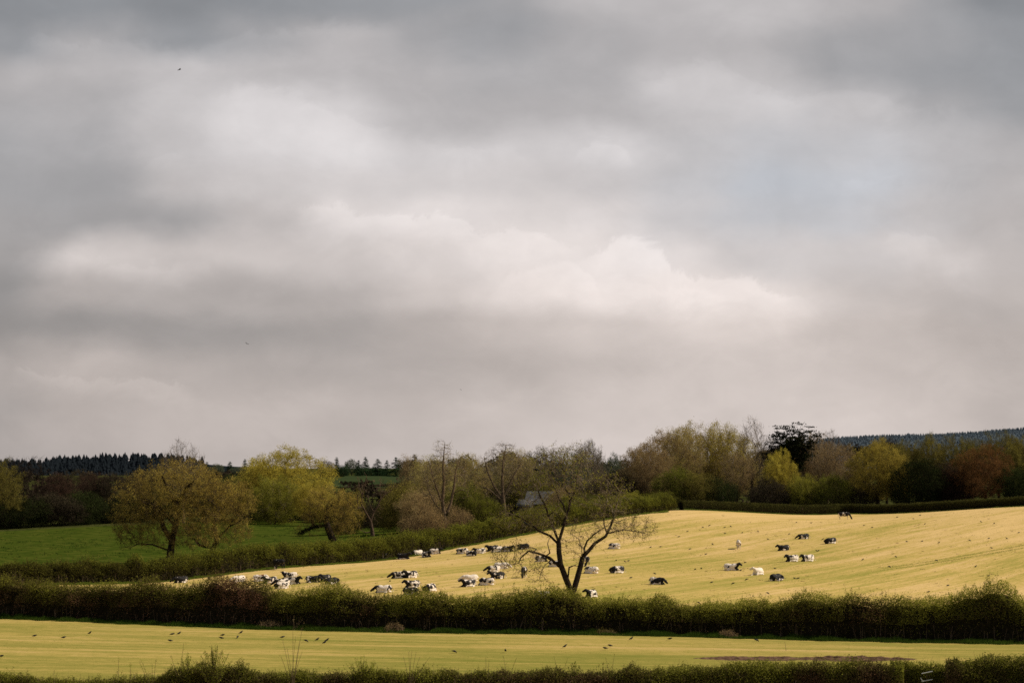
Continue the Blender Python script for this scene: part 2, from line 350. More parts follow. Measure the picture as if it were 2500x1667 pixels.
# ------------------------------------------------------------------ trees
def colonize(att, start, parent, D, di, dk, r, iters=220, up=0.0, jit=.25):
    """space colonisation: grow branches from the start nodes towards the attraction points"""
    pos = np.array(start, float); par = list(parent)
    cap = 16000
    buf = np.zeros((cap, 3)); buf[:len(pos)] = pos; n = len(pos)
    alive = np.ones(len(att), bool)
    dmin = np.full(len(att), 1e9); near = np.zeros(len(att), int)
    def upd(i0, i1):
        idx = np.nonzero(alive)[0]
        if len(idx) == 0: return
        for s0 in range(0, len(idx), 1500):
            ii = idx[s0:s0+1500]
            d = np.linalg.norm(att[ii][:,None]-buf[None,i0:i1], axis=2)
            j = d.argmin(1); dd = d[np.arange(len(ii)), j]
            b = dd < dmin[ii]; dmin[ii[b]] = dd[b]; near[ii[b]] = j[b]+i0
    upd(0, n); used = {}
    for it in range(iters):
        ii = np.nonzero(alive & (dmin < di))[0]
        if len(ii) == 0: break
        vec = unit(att[ii]-buf[near[ii]])
        acc = np.zeros((n, 3)); np.add.at(acc, near[ii], vec)
        src = np.unique(near[ii])
        src = np.array([q for q in src if used.get(q, 0) < 3], int)
        if len(src) == 0: break
        for q in src: used[q] = used.get(q, 0)+1
        d = unit(acc[src]+r.normal(0, jit, (len(src), 3))*np.linalg.norm(acc[src],axis=1,keepdims=True)+np.array([0,0,up]))
        new = buf[src]+d*D
        if n+len(new) > cap: break
        buf[n:n+len(new)] = new; par.extend(src.tolist())
        upd(n, n+len(new)); n += len(new)
        alive &= dmin > dk
    return buf[:n].copy(), np.array(par)
def chain(pts, rad, parent_idx, start, par, fixed, step=.3):
    """append a hand-laid limb to the node lists; returns index of its last node"""
    last = parent_idx
    for i in range(len(pts)-1):
        a, b = np.array(pts[i], float), np.array(pts[i+1], float)
        k = max(1, int(np.linalg.norm(b-a)/step))
        for j in range(1, k+1):
            t = j/k; start.append(a*(1-t)+b*t); par.append(last); last = len(start)-1
            fixed[last] = rad[i]*(1-t)+rad[i+1]*t
    return last
def radii(par, fixed, tip, p, n):
    acc = np.zeros(n); r = np.zeros(n)
    for i in range(n-1, -1, -1):
        r[i] = max(acc[i], tip**p)**(1/p)
        if i in fixed: r[i] = max(r[i]*.0+fixed[i], 0)
        if par[i] >= 0: acc[par[i]] += r[i]**p if i not in fixed else 0
    return r
def sample_env(env, n, r):
    w = np.array([e[3]*e[4]*e[5]*(e[6] if len(e) > 6 else 1) for e in env]); w = w/w.sum()
    out = []
    for e, k in zip(env, r.multinomial(n, w)):
        v = unit(r.normal(size=(k, 3))); v = v*(1+.20*vnoise(v, 4.5, int(r.integers(1e6)), 2)[:,None])*(r.uniform(.05, 1, k)**(1/4.2))[:,None]
        out.append(v*np.array(e[3:6])+np.array(e[:3]))
    return np.concatenate(out)
def build_tree(name, seed, limbs, env, natt=900, D=.35, di=3.0, dk=.7, tip=.012, p=2.4, jit=.28, up=.05,
               leaves=3, leafsize=.22, leafr=.35, twigs=2, twigL=.6, twigw=.03, ground_leaf=0, rthr=.045,
               ivy=0, ivyr=.5, floor=.3, droop=0.0, tintscale=.8, curl=0.0, clump=.36):
    """returns (wood mesh, crown mesh, ivy mesh or None) around the foot of the trunk"""
    r = np.random.default_rng(seed)
    start = [np.array(limbs[0][1][0], float)]; par = [-1]; fixed = {0: limbs[0][2][0]}; ends = {}
    for nm, pts, rad, par_nm, frac in limbs:
        if par_nm is None: pi = 0
        else:
            i0, i1 = ends[par_nm]; pi = int(round(i0+(i1-i0)*frac)); pts = [start[pi]]+list(pts)
            rad = [min(rad[0], fixed.get(pi, rad[0]))]+list(rad)
        i0 = len(start); chain(pts, rad, pi, start, par, fixed, D); ends[nm] = (i0, len(start)-1)
    att = sample_env(env, natt, r); att = att[att[:,2] > floor]
    pos, par = colonize(att, start, par, D, di, dk, r, jit=jit, up=up)
    n = len(pos); rr = radii(par, fixed, tip, p, n)
    pos[1:] += 0
    k = np.arange(1, n); pk = par[1:]
    A = pos[pk]; B = pos[k]; rb = rr[k]; ra = np.minimum(rr[pk], rb*1.25)
    B2 = B+(B-A)*.06
    big = rb > .05
    V1, F1 = tubes(A[big], B2[big], ra[big], rb[big], 7); V2, F2 = tubes(A[~big], B2[~big], ra[~big], rb[~big], 3)
    big_m = mesh_np(name+'_trunk', V1, F1)
    V = [V2]; Fs = [F2]; nv = len(V2)
    isn = rr < rthr; tips = pos[isn]
    pard = unit(pos[isn]-pos[np.maximum(par[isn], 0)])
    if twigs:
        T = np.repeat(tips, twigs, 0)+r.normal(0, D*.25, (len(tips)*twigs, 3))
        Dd = unit(np.repeat(pard, twigs, 0)+r.normal(0, .65, (len(T), 3))+np.array([0,0,up-droop]))
        Lt = r.uniform(.4, 1.3, len(T))*twigL
        Q = ribbons(T, Dd, Lt, twigw, r); V.append(Q.reshape(-1,3)); 
        q = np.arange(len(Q)*4).reshape(-1,4)[:,[0,1,2,3]]; Fs.append(q+nv); nv += len(Q)*4
        te = T+Dd*Lt[:,None]
        if curl:
            D2 = unit(Dd+r.normal(0, .8, Dd.shape)-np.array([0,0,droop])); Q = ribbons(te, D2, Lt*curl, twigw*.8, r)
            V.append(Q.reshape(-1,3)); Fs.append(np.arange(len(Q)*4).reshape(-1,4)+nv); nv += len(Q)*4; te = np.concatenate([te, te+D2*(Lt*curl)[:,None]])
    else: te = tips
    wood = mesh_np(name+'_wood', np.concatenate(V), np.concatenate(Fs))
    crown = None
    wood = (big_m, wood)
    if leaves:
        base = te if twigs else tips
        nl = int(len(base)*leaves); sub = r.permutation(len(base))[:max(8, int(len(base)*clump))]; ix = sub[r.integers(0, len(sub), nl)]; toff = r.normal(0, .09, len(base))[ix]
        P = base[ix]+r.normal(0, leafr*.5, (nl, 3)); kp = P[:,2] > floor*.5; P = P[kp]; toff = toff[kp]
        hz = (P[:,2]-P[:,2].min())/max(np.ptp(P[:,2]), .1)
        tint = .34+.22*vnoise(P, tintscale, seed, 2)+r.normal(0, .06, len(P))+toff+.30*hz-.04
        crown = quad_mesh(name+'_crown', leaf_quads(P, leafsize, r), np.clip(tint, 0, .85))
    ivm = None
    if ivy:
        sel = (pos[:,2] < ivy) & (rr > .05); Pv = np.repeat(pos[sel], 90, 0); tz = np.clip(1-Pv[:,2]/ivy, .15, 1)[:,None]**.5
        Pv = Pv+unit(r.normal(size=Pv.shape))*ivyr*tz*r.uniform(.4, 1.1, (len(Pv), 1))
        ivm = quad_mesh(name+'_ivy', leaf_quads(Pv, .18, r), np.clip(.3+.3*vnoise(Pv, 2, seed)+r.normal(0,.15,len(Pv)), 0, .9))
    return wood, crown, ivm
def tree_obj(name, meshes, loc, label, cat, wood_m, leaf_m, sc=(1,1,1), rz=0, group=None, tr='trunk'):
    e = empty(name, loc, rz); e.scale = sc; tag(e, label, cat, group)
    if isinstance(meshes[0], tuple):
        link(tr, meshes[0][0], wood_m, e)
        link('twigs', meshes[0][1], TW.get((wood_m.name, leaf_m.name if leaf_m else ''), TW.get(wood_m.name, M['twig'])), e)
    else: link(tr, meshes[0], wood_m, e)
    if meshes[1]: link('crown', meshes[1], leaf_m, e)
    if meshes[2]: link('ivy', meshes[2], M['ivy'], e)
    return e
TW = {'bark_dark': M['twig_dark'], 'bark_mid': M['twig_pale'], 'bark_pale': M['bark_pale'], 'bark_brown': M['twig']}
for _l in ('shade','shade_red','shade_green','dark'):
    for _b in ('bark_dark','bark_mid'): TW[(_b, 'leaf_'+_l)] = M['twig_shade']
TW[('bark_dark','leaf_lime')] = M['twig_pale']
def trunk(h, r0, lean=(0,0), r1=None, r=None):
    return [('t', [(0,0,-.6),(lean[0]*.3,lean[1]*.3,h*.4),(lean[0],lean[1],h)], [r0*1.25, r0*.95, (r1 or r0*.8)], None, 0)]

ARCH = {}      # nominal size: 14 m tall
def dome(seed, w=8.0, h=14, low=2.0, n=5):
    r = np.random.default_rng(seed); mid = (h+low)/2; e = [(0,0,mid,w*.72,w*.72,(h-low)/2*.95)]
    for k in range(n):
        a = r.uniform(0, 6.28); rad = w*r.uniform(.35,.6); e.append((rad*math.cos(a), rad*math.sin(a), r.uniform(low+2.5, h-3), w*.38, w*.38, r.uniform(2, 3.2)))
    return e
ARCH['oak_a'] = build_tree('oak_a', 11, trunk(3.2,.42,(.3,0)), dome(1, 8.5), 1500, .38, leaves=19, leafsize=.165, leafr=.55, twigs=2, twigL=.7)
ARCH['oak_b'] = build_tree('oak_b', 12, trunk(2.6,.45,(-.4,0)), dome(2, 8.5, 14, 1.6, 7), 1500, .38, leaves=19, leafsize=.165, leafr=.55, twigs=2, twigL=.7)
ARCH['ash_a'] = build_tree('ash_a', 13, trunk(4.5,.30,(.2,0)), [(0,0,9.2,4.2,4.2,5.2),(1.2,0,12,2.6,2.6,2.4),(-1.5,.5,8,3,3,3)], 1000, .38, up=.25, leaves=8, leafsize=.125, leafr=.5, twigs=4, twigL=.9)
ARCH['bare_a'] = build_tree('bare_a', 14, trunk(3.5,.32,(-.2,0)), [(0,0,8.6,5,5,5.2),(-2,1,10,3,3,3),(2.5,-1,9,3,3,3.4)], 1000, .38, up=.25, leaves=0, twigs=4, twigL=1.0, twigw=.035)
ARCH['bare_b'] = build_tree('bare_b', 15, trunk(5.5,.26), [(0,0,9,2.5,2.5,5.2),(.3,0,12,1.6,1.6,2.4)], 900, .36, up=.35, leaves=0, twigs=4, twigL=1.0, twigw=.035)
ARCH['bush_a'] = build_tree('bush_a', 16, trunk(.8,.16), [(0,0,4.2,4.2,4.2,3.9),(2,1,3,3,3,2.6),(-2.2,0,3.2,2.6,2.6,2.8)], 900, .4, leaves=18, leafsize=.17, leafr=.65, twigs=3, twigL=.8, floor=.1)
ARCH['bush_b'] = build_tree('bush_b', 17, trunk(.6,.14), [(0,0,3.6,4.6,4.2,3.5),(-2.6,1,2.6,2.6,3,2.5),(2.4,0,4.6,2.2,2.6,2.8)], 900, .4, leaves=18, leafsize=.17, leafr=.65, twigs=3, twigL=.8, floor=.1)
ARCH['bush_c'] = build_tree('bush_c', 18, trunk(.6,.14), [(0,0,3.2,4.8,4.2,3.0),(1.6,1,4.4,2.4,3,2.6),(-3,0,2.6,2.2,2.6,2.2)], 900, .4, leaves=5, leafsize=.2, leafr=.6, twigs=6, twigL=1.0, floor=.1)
def conifer_mesh(name, seed, h=14, w=3.2, gap=.55):
    r = np.random.default_rng(seed); Vw = []; Ps = []; A = []; B = []; ra = []; rb = []
    A.append((0,0,-.4)); B.append((0,0,h*.97)); ra.append(.22); rb.append(.02); z = .8
    while z < h*.97:
        L = w*(1-z/h)**.8*r.uniform(.75, 1.15)+.15
        for k in range(6):
            a = r.uniform(0, 6.28); l = L*r.uniform(.7, 1.1); e = (math.cos(a)*l, math.sin(a)*l, z-l*.18)
            A.append((0,0,z)); B.append(e); ra.append(.035); rb.append(.01)
            m = max(4, int(l*22)); t = r.uniform(.12, 1, m)[:,None]
            Ps.append(np.array([0,0,z])*(1-t)+np.array(e)*t+r.normal(0, .14, (m, 3))*np.array([1,1,.7]))
        z += gap*r.uniform(.6, 1.2)
    V, Fa = tubes(np.array(A, float), np.array(B, float), np.array(ra), np.array(rb), 4)
    P = np.concatenate(Ps); return mesh_np(name+'_wood', V, Fa), quad_mesh(name+'_crown', leaf_quads(P, .34, r, .4), np.clip(.4+r.normal(0,.2,len(P)), 0, .85)), None
ARCH['conifer_a'] = conifer_mesh('conifer_a', 21); ARCH['conifer_b'] = conifer_mesh('conifer_b', 22, 14, 4.6, .6)
ARCH_W = dict(oak_a=17.5, oak_b=17.5, ash_a=9, bare_a=11, bare_b=5.6, bush_a=9.6, bush_b=10, bush_c=10.4, conifer_a=6.2, conifer_b=9)
ARCH_H = dict(oak_a=14.4, oak_b=14.4, ash_a=14.8, bare_a=14, bare_b=14.8, bush_a=8.3, bush_b=7.9, bush_c=7.4, conifer_a=14, conifer_b=14)

for _k, _m in ARCH.items():
    _v = []
    for _q in ([*_m[0]] if isinstance(_m[0], tuple) else [_m[0]])+[_m[1]]:
        if _q is None: continue
        _a = np.empty(len(_q.vertices)*3, np.float32); _q.vertices.foreach_get('co', _a); _v.append(_a.reshape(-1,3))
    _v = _v[-1]; ARCH_W[_k] = float(np.percentile(_v[:,0], 98.5)-np.percentile(_v[:,0], 1.5)); ARCH_H[_k] = float(np.percentile(_v[:,2], 99.5))
    print(_k, ARCH_W[_k], ARCH_H[_k])
def plant(arch, px, Y, wpx, top, leaf, wood, name, label, cat, rz=0, group=None, sink=.3):
    x = X(px, Y); z = gz(x, Y)-sink
    h = (ZC-z)-(top-HZ)*Y/F; w = wpx*Y/F
    sx = w/ARCH_W[arch]; sz = max(h, 1.5)/ARCH_H[arch]
    return tree_obj(name, ARCH[arch], (x, Y, z), label, cat, M[wood], M[leaf] if leaf else None, (sx, (sx+sz)/2, sz), rz, group)

# --- the lone ash by the middle hedge; limb coordinates in metres around its foot
def Lm(*pts):   # from a tracing of the limbs: 100 units = 1 m, foot at (722, 1745)
    return [((x-722)/100., d, (1745-y)/100.) for x, y, d in pts]
limbs = [
 ('base', Lm((722,1800,0),(720,1500,0)), [.42,.33], None, 0),
 ('A', Lm((660,1350,-.1),(615,1230,-.2),(600,1120,-.2),(598,1030,-.2)), [.27,.24,.235,.22], 'base', 1),
 ('A1', Lm((630,930,.1),(660,820,.3),(688,740,.4),(705,660,.5),(740,590,.6),(735,500,.9)), [.14,.125,.10,.085,.06,.03], 'A', 1),
 ('A1b', Lm((640,700,.9),(600,640,1.3),(575,560,1.5),(520,440,1.8)), [.08,.065,.05,.025], 'A1', .42),
 ('A1c', Lm((690,600,-.4),(640,540,-.8),(640,420,-1.1)), [.07,.05,.025], 'A1', .6),
 ('A2', Lm((560,930,-.5),(520,840,-.9),(475,700,-1.3),(430,620,-1.5),(400,540,-1.7),(330,470,-1.9)), [.115,.10,.08,.065,.05,.02], 'A', 1),
 ('A2b', Lm((545,760,-1.6),(590,700,-2.0),(600,600,-2.2)), [.055,.045,.02], 'A2', .4),
 ('A3', Lm((520,975,.4),(420,935,.9),(340,860,1.2),(240,810,1.5),(160,780,1.7),(110,740,1.8)), [.11,.10,.075,.06,.04,.02], 'A', .93),
 ('A4', Lm((520,1170,-.5),(420,1130,-1.),(330,1105,-1.3),(262,1160,-1.6),(240,1212,-1.7),(130,1230,-1.9)), [.12,.10,.08,.06,.045,.02], 'A', .45),
 ('A4b', Lm((400,1090,-.5),(300,1070,-.2),(180,1090,.1)), [.05,.035,.02], 'A4', .5),
 ('A4c', Lm((510,1200,-1.2),(470,1230,-1.5),(440,1290,-1.7),(420,1360,-1.8)), [.055,.045,.035,.02], 'A4', .18),
 ('A5', Lm((520,1130,.3),(500,1050,.6),(520,990,.9)), [.06,.045,.02], 'A4', .3),
 ('stub', Lm((690,1255,-.3),(748,1232,-.5)), [.07,.045], 'A', .2),
 ('B', Lm((760,1370,.2),(793,1250,.4),(812,1165,.5),(870,1110,.6),(925,1045,.8),(1020,985,1.),(1060,910,1.2),(1092,830,1.4),(1080,740,1.6)), [.26,.24,.22,.17,.15,.13,.11,.085,.04], 'base', .97),
 ('B1', Lm((1005,880,.6),(1000,770,.4),(1020,690,.2)), [.06,.045,.02], 'B', .70),
 ('B2', Lm((825,1090,0),(850,1020,-.4),(910,960,-.7),(1000,900,-.9)), [.09,.08,.065,.04], 'B', .4),
 ('B3', Lm((1120,940,1.6),(1200,930,2.),(1330,950,2.4),(1430,975,2.7)), [.06,.05,.035,.015], 'B', .72),
 ('B4', Lm((800,1080,-.5),(770,1000,-.8),(700,950,-1.2)), [.045,.035,.02], 'B', .36),
 ('B5', Lm((1130,700,2.),(1160,600,2.3)), [.05,.02], 'B', .92),
]
def EL(x, y, d, rx, rz, ry, w=1): return ((x-722)/100., d, (1745-y)/100., rx/100., ry, rz/100., w)
limbs = [(a_, b_, [q_*1.0 for q_ in c_], d_, e_) for a_, b_, c_, d_, e_ in limbs]
env = [EL(640,400,0,290,210,3.0,1.5), EL(720,260,0,170,120,2,1.1), EL(440,330,0,110,90,1.5,.8), EL(380,560,-1,190,170,2.2), EL(240,830,1,250,130,2), EL(520,780,-1,180,170,2,.6),
       EL(250,1170,-1,260,140,1.8,.8), EL(430,1330,-1.6,120,140,1,.7), EL(1080,560,1.5,160,180,2,1), EL(1080,800,1,200,180,2.2,1),
       EL(1280,920,2,220,120,1.8,1.1), EL(850,960,-.5,180,160,1.6,.8), EL(700,1090,-.3,130,130,1.4,.7), EL(900,600,.6,150,160,2,.8)]
Yt = 176.0; xt = X(1200+722/3.648, Yt)
_sc = (1040+1745/3.648-HZ)*Yt/F; zt = ZC-_sc     # foot of the tree; nearly ground level
k100 = (100/3.648)*Yt/F
hero = build_tree('lone_tree', 5, limbs, env, natt=2100, D=.22, di=2.0, dk=.36, tip=.014, p=2.3, jit=.42, up=.0, leaves=.6, leafsize=.125, leafr=.2,
                  twigs=2, twigL=.45, twigw=.024, rthr=.03, droop=.12, floor=1.5, curl=.9)
tree_obj('lone_tree', hero, (xt, Yt, zt), 'lone crooked tree with forked trunk and sparse young leaves standing in the long middle hedge', 'tree', M['bark_dark'], M['lime'], (k100,k100,k100))

# --- big oak with the second oak beside it
def px_env(px0, Y, base_z, items):
    s = Y/F
    return [((px-px0)*s, d, ZC-(py-HZ)*s-base_z, rx*s, ry, rz*s, w) for px, py, d, rx, rz, ry, w in items]
def px_pts(px0, Y, base_z, pts):
    s = Y/F; return [((px-px0)*s, d, ZC-(py-HZ)*s-base_z) for px, py, d in pts]
def own_tree(name, px0, Y, limbs_px, env_px, label, cat, wood, leaf, sink=.2, **kw):
    z = gz(X(px0, Y), Y)-sink
    L = [(a, px_pts(px0, Y, z, b), c, d, e) for a, b, c, d, e in limbs_px]
    ms = build_tree(name, kw.pop('seed', 3), L, px_env(px0, Y, z, env_px), **kw)
    return tree_obj(name, ms, (X(px0, Y), Y, z), label, cat, M[wood], M[leaf])
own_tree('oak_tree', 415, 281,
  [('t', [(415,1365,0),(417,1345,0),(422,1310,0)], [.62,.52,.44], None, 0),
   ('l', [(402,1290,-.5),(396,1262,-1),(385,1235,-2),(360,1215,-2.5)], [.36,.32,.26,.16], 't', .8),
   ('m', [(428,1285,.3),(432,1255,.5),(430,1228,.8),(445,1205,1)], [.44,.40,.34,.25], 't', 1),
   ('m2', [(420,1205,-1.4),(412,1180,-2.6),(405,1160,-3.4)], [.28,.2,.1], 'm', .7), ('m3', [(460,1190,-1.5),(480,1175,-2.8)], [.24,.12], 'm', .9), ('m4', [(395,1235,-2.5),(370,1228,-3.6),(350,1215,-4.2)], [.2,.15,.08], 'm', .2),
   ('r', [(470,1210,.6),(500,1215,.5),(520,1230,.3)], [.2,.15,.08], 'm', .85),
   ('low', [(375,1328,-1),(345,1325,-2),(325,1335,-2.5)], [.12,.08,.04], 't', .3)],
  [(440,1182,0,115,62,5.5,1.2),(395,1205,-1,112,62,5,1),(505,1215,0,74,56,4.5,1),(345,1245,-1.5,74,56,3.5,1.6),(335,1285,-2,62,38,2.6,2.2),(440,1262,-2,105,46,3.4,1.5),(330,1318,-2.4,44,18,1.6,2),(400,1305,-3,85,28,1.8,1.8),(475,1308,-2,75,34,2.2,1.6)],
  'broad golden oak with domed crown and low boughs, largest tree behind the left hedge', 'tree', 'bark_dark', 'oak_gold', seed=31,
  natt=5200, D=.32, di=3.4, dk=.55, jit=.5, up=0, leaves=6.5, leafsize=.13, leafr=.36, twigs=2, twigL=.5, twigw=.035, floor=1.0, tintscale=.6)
own_tree('oak_tree', 515, 285,
  [('t', [(515,1350,0),(522,1338,0),(530,1315,0)], [.42,.38,.34], None, 0),
   ('u', [(520,1290,.3),(524,1265,.6),(540,1240,.8),(560,1215,1)], [.28,.24,.18,.10], 't', 1),
   ('s', [(488,1330,-.5),(478,1315,-1)], [.2,.12], 't', .25), ('v', [(560,1285,-.5),(590,1270,-.8)], [.12,.06], 't', .9)],
  [(570,1215,0,58,46,3.5,1.4),(570,1260,0,50,30,3,.8),(510,1285,-.8,66,44,2.5,1.4),(565,1300,-.8,52,36,2.2,1.3)],
  'smaller golden oak with leaning dark trunk tucked against the broad oak', 'tree', 'bark_dark', 'oak_gold', seed=32,
  natt=2300, D=.32, di=3.2, dk=.55, jit=.5, up=0, leaves=7.5, leafsize=.13, leafr=.42, twigs=2, twigL=.5, twigw=.035, floor=1.0)
own_tree('ivy_tree', 808, 292,
  [('t', [(815,1322,0),(805,1300,0),(795,1270,0),(800,1235,0)], [.55,.5,.42,.3], None, 0),
   ('b', [(770,1285,-.5),(745,1295,-1),(730,1305,-1.3)], [.14,.1,.04], 't', .4), ('c', [(825,1220,.3),(835,1200,.6)], [.16,.08], 't', .9)],
  [(795,1228,0,58,42,3,1.2),(840,1250,.5,44,50,3,1.2),(772,1268,-.5,46,34,2,1.1),(740,1297,-1,26,14,1.2,.5),(840,1290,0,40,18,1.5,.5)],
  'russet budding tree with thick ivy clad leaning trunk beside the green pasture', 'tree', 'bark_dark', 'oak_gold', seed=33,
  natt=1600, D=.32, di=2.6, dk=.55, jit=.45, up=.05, leaves=9, leafsize=.12, leafr=.4, twigs=2, twigL=.5, twigw=.035, floor=.8, ivy=5.0, ivyr=1.0)
own_tree('dead_tree', 908, 296,
  [('t', [(910,1308,0),(908,1290,0),(905,1272,0)], [.33,.26,.2], None, 0),
   ('l', [(893,1250,-.3),(882,1228,-.5),(886,1205,-.6),(890,1185,-.6),(896,1165,-.7),(893,1156,-.7)], [.15,.12,.10,.08,.06,.02], 't', 1),
   ('l2', [(876,1240,-.8),(873,1215,-1),(878,1200,-1)], [.1,.08,.04], 'l', .3), ('l3', [(878,1190,0),(873,1165,.2)], [.07,.02], 'l', .55),
   ('r', [(912,1250,.3),(922,1235,.4),(929,1215,.5),(927,1190,.5),(928,1170,.6)], [.16,.12,.09,.06,.02], 't', 1),
   ('r2', [(940,1205,.8),(950,1200,1),(968,1184,1.2)], [.1,.06,.02], 'r', .45), ('r3', [(902,1230,0),(898,1210,0)], [.08,.03], 'r', .15),
   ('w', [(895,1300,-.5),(880,1292,-1)], [.08,.03], 't', .3)],
  [(885,1190,-.5,16,32,1.2,1),(930,1190,.5,18,28,1.2,1),(955,1190,1,22,10,.8,.7),(880,1250,-.5,16,20,.8,.6),(925,1250,.5,18,25,.8,.6)],
  'leafless dead tree with pale twisted broken limbs beside the green pasture', 'tree', 'bark', 'bud', seed=34,
  natt=330, D=.3, di=2.2, dk=.5, tip=.02, jit=.5, leaves=0, twigs=2, twigL=.5, twigw=.03, floor=1)
own_tree('bare_tree', 1087, 310,
  [('t', [(1087,1310,0),(1086,1285,0),(1084,1250,0)], [.5,.42,.34], None, 0),
   ('a', [(1080,1220,-.2),(1084,1180,-.3),(1082,1140,-.3),(1084,1105,-.3),(1086,1080,-.3)], [.28,.22,.16,.09,.03], 't', .85),
   ('b', [(1100,1230,.4),(1108,1190,.6),(1112,1150,.8),(1120,1120,1)], [.22,.18,.12,.05], 't', .7),
   ('c', [(1070,1200,-1),(1058,1165,-1.5),(1050,1130,-1.8)], [.13,.09,.04], 'a', .12),
   ('d', [(1062,1230,.5),(1045,1195,1),(1042,1160,1.3)], [.11,.08,.03], 't', .9), ('e', [(1125,1195,0),(1145,1200,-.3)], [.07,.03], 'b', .4)],
  [(1083,1130,0,28,52,2.5,1.2),(1055,1160,-1,26,42,2,1),(1118,1155,.8,28,45,2.2,1.1),(1060,1210,0,30,25,1.6,.5),(1140,1210,0,20,16,1,.4)],
  'tall leafless tree of several upright stems with ivy at the foot, in the winding hedge', 'tree', 'bark_mid', 'bud', seed=35,
  natt=1000, D=.3, di=2.4, dk=.5, tip=.013, jit=.35, up=.3, leaves=.5, leafsize=.14, twigs=2, twigL=.8, twigw=.035, floor=2, ivy=5.0, ivyr=.9)
own_tree('bare_tree', 1228, 330,
  [('t', [(1232,1268,0),(1230,1240,0),(1228,1210,0)], [.42,.36,.3], None, 0),
   ('a', [(1226,1170,.2),(1228,1135,.4),(1232,1105,.5),(1236,1085,.6)], [.22,.16,.1,.04], 't', 1),
   ('b', [(1205,1185,-.4),(1190,1150,-.8),(1182,1115,-1)], [.17,.12,.05], 't', .8), ('c', [(1250,1170,.5),(1272,1130,.8)], [.14,.06], 't', .95),
   ('d', [(1195,1195,-1),(1172,1185,-1.4)], [.12,.06], 't', .7)],
  [(1230,1120,0,42,42,3,1.2),(1195,1140,-.5,28,45,2.5,1),(1262,1150,.5,34,42,2.5,1),(1180,1185,-1,20,20,1.6,.4),(1235,1190,0,35,30,2,.4)],
  'wide spreading leafless tree with dark trunk and fine twigs, next to the grey roofed barn', 'tree', 'bark_mid', 'bud', seed=36,
  natt=1200, D=.3, di=2.4, dk=.5, tip=.013, jit=.4, up=.2, leaves=.25, leafsize=.12, twigs=2, twigL=.75, twigw=.03, floor=2, ivy=3.5, ivyr=.8)

# --- the dark cedar-like pine in the right wood
def cedar():
    r = np.random.default_rng(77); A = [(0,0,-.5),(0,0,5),(-.2,0,8)]; B = [(0,0,5),(-.2,0,8),(.2,0,12.6)]; ra = [.5,.42,.3]; rb = [.42,.3,.1]; Ps = []
    # (height on trunk, end x, end y, end z)
    for z0, ex, ey, ez, wd in [(6,-5.6,0,9.4,.8),(6.5,-4.2,-1,8.6,.8),(7.5,-4.8,1,11.4,.9),(8,-3.6,-1,12.6,.8),(8,-3.2,1,14.2,.7),(8.5,-1.2,-1,14.0,.9),(9,.8,.5,14.6,.9),
                           (8.5,2.4,0,14.6,.9),(8,4.4,1,14.0,.8),(7.5,5.8,0,12.8,.6),(7,4.0,-1,11.6,.9),(7,4.6,1,10.2,.8),(6.5,3.0,-1,9.2,.9),(6.5,-2.6,-1.5,9.8,1),
                           (6,-1.5,1,8.4,1),(6,2.0,0,7.6,.9),(7,-.5,-2,11,1.1),(7.5,1.5,-2,12,1.1),(5,-2.8,0,6.9,.8),(5,1.6,-1,6.0,.8),(8,0,2,12.5,1.2),(8,-2.2,0,12.6,1.0),(8,2.6,-.6,13.0,.9),(6,.3,-1,8.2,1.1),(4.6,.4,0,5.2,.9)]:
        a = np.array([0,0,z0]); e = np.array([ex,ey,ez]); mid = (a+e)/2+np.array([0,0,-.5])
        for p, q, u, v in ((a,mid,.16,.1),(mid,e,.1,.03)):
            A.append(p); B.append(q); ra.append(u); rb.append(v)
        for j in range(36):
            t = r.uniform(.3, 1.08); c = a*(1-t)**2+2*mid*t*(1-t)+e*t*t
            off = np.array([r.normal(0,.8*wd), r.normal(0,.8), 0]); 
            m = 18; P = c+off+r.normal(0,1,(m,3))*np.array([.55,.40,.09])+np.array([0,0,.10*r.normal()])
            Ps.append(P); A.append(c-np.array([0,0,.1])); B.append(c+off); ra.append(.03); rb.append(.01)
    V, Fa = tubes(np.array(A, float), np.array(B, float), np.array(ra), np.array(rb), 5); P = np.concatenate(Ps)
    return mesh_np('pine_wood', V, Fa), quad_mesh('pine_crown', leaf_quads(P, .36, r, .7), np.clip(.35+r.normal(0,.2,len(P)),0,.85)), None
Yc = 405; zc = gz(X(1935,Yc),Yc)-.3; hc = (ZC-zc)-(1035-HZ)*Yc/F
tree_obj('pine_tree', cedar(), (X(1930,Yc),Yc,zc), 'black green pine with flat layered boughs rising above the brown wood', 'tree', M['bark_dark'], M['cedar'], (.88,.88,hc/14.9))

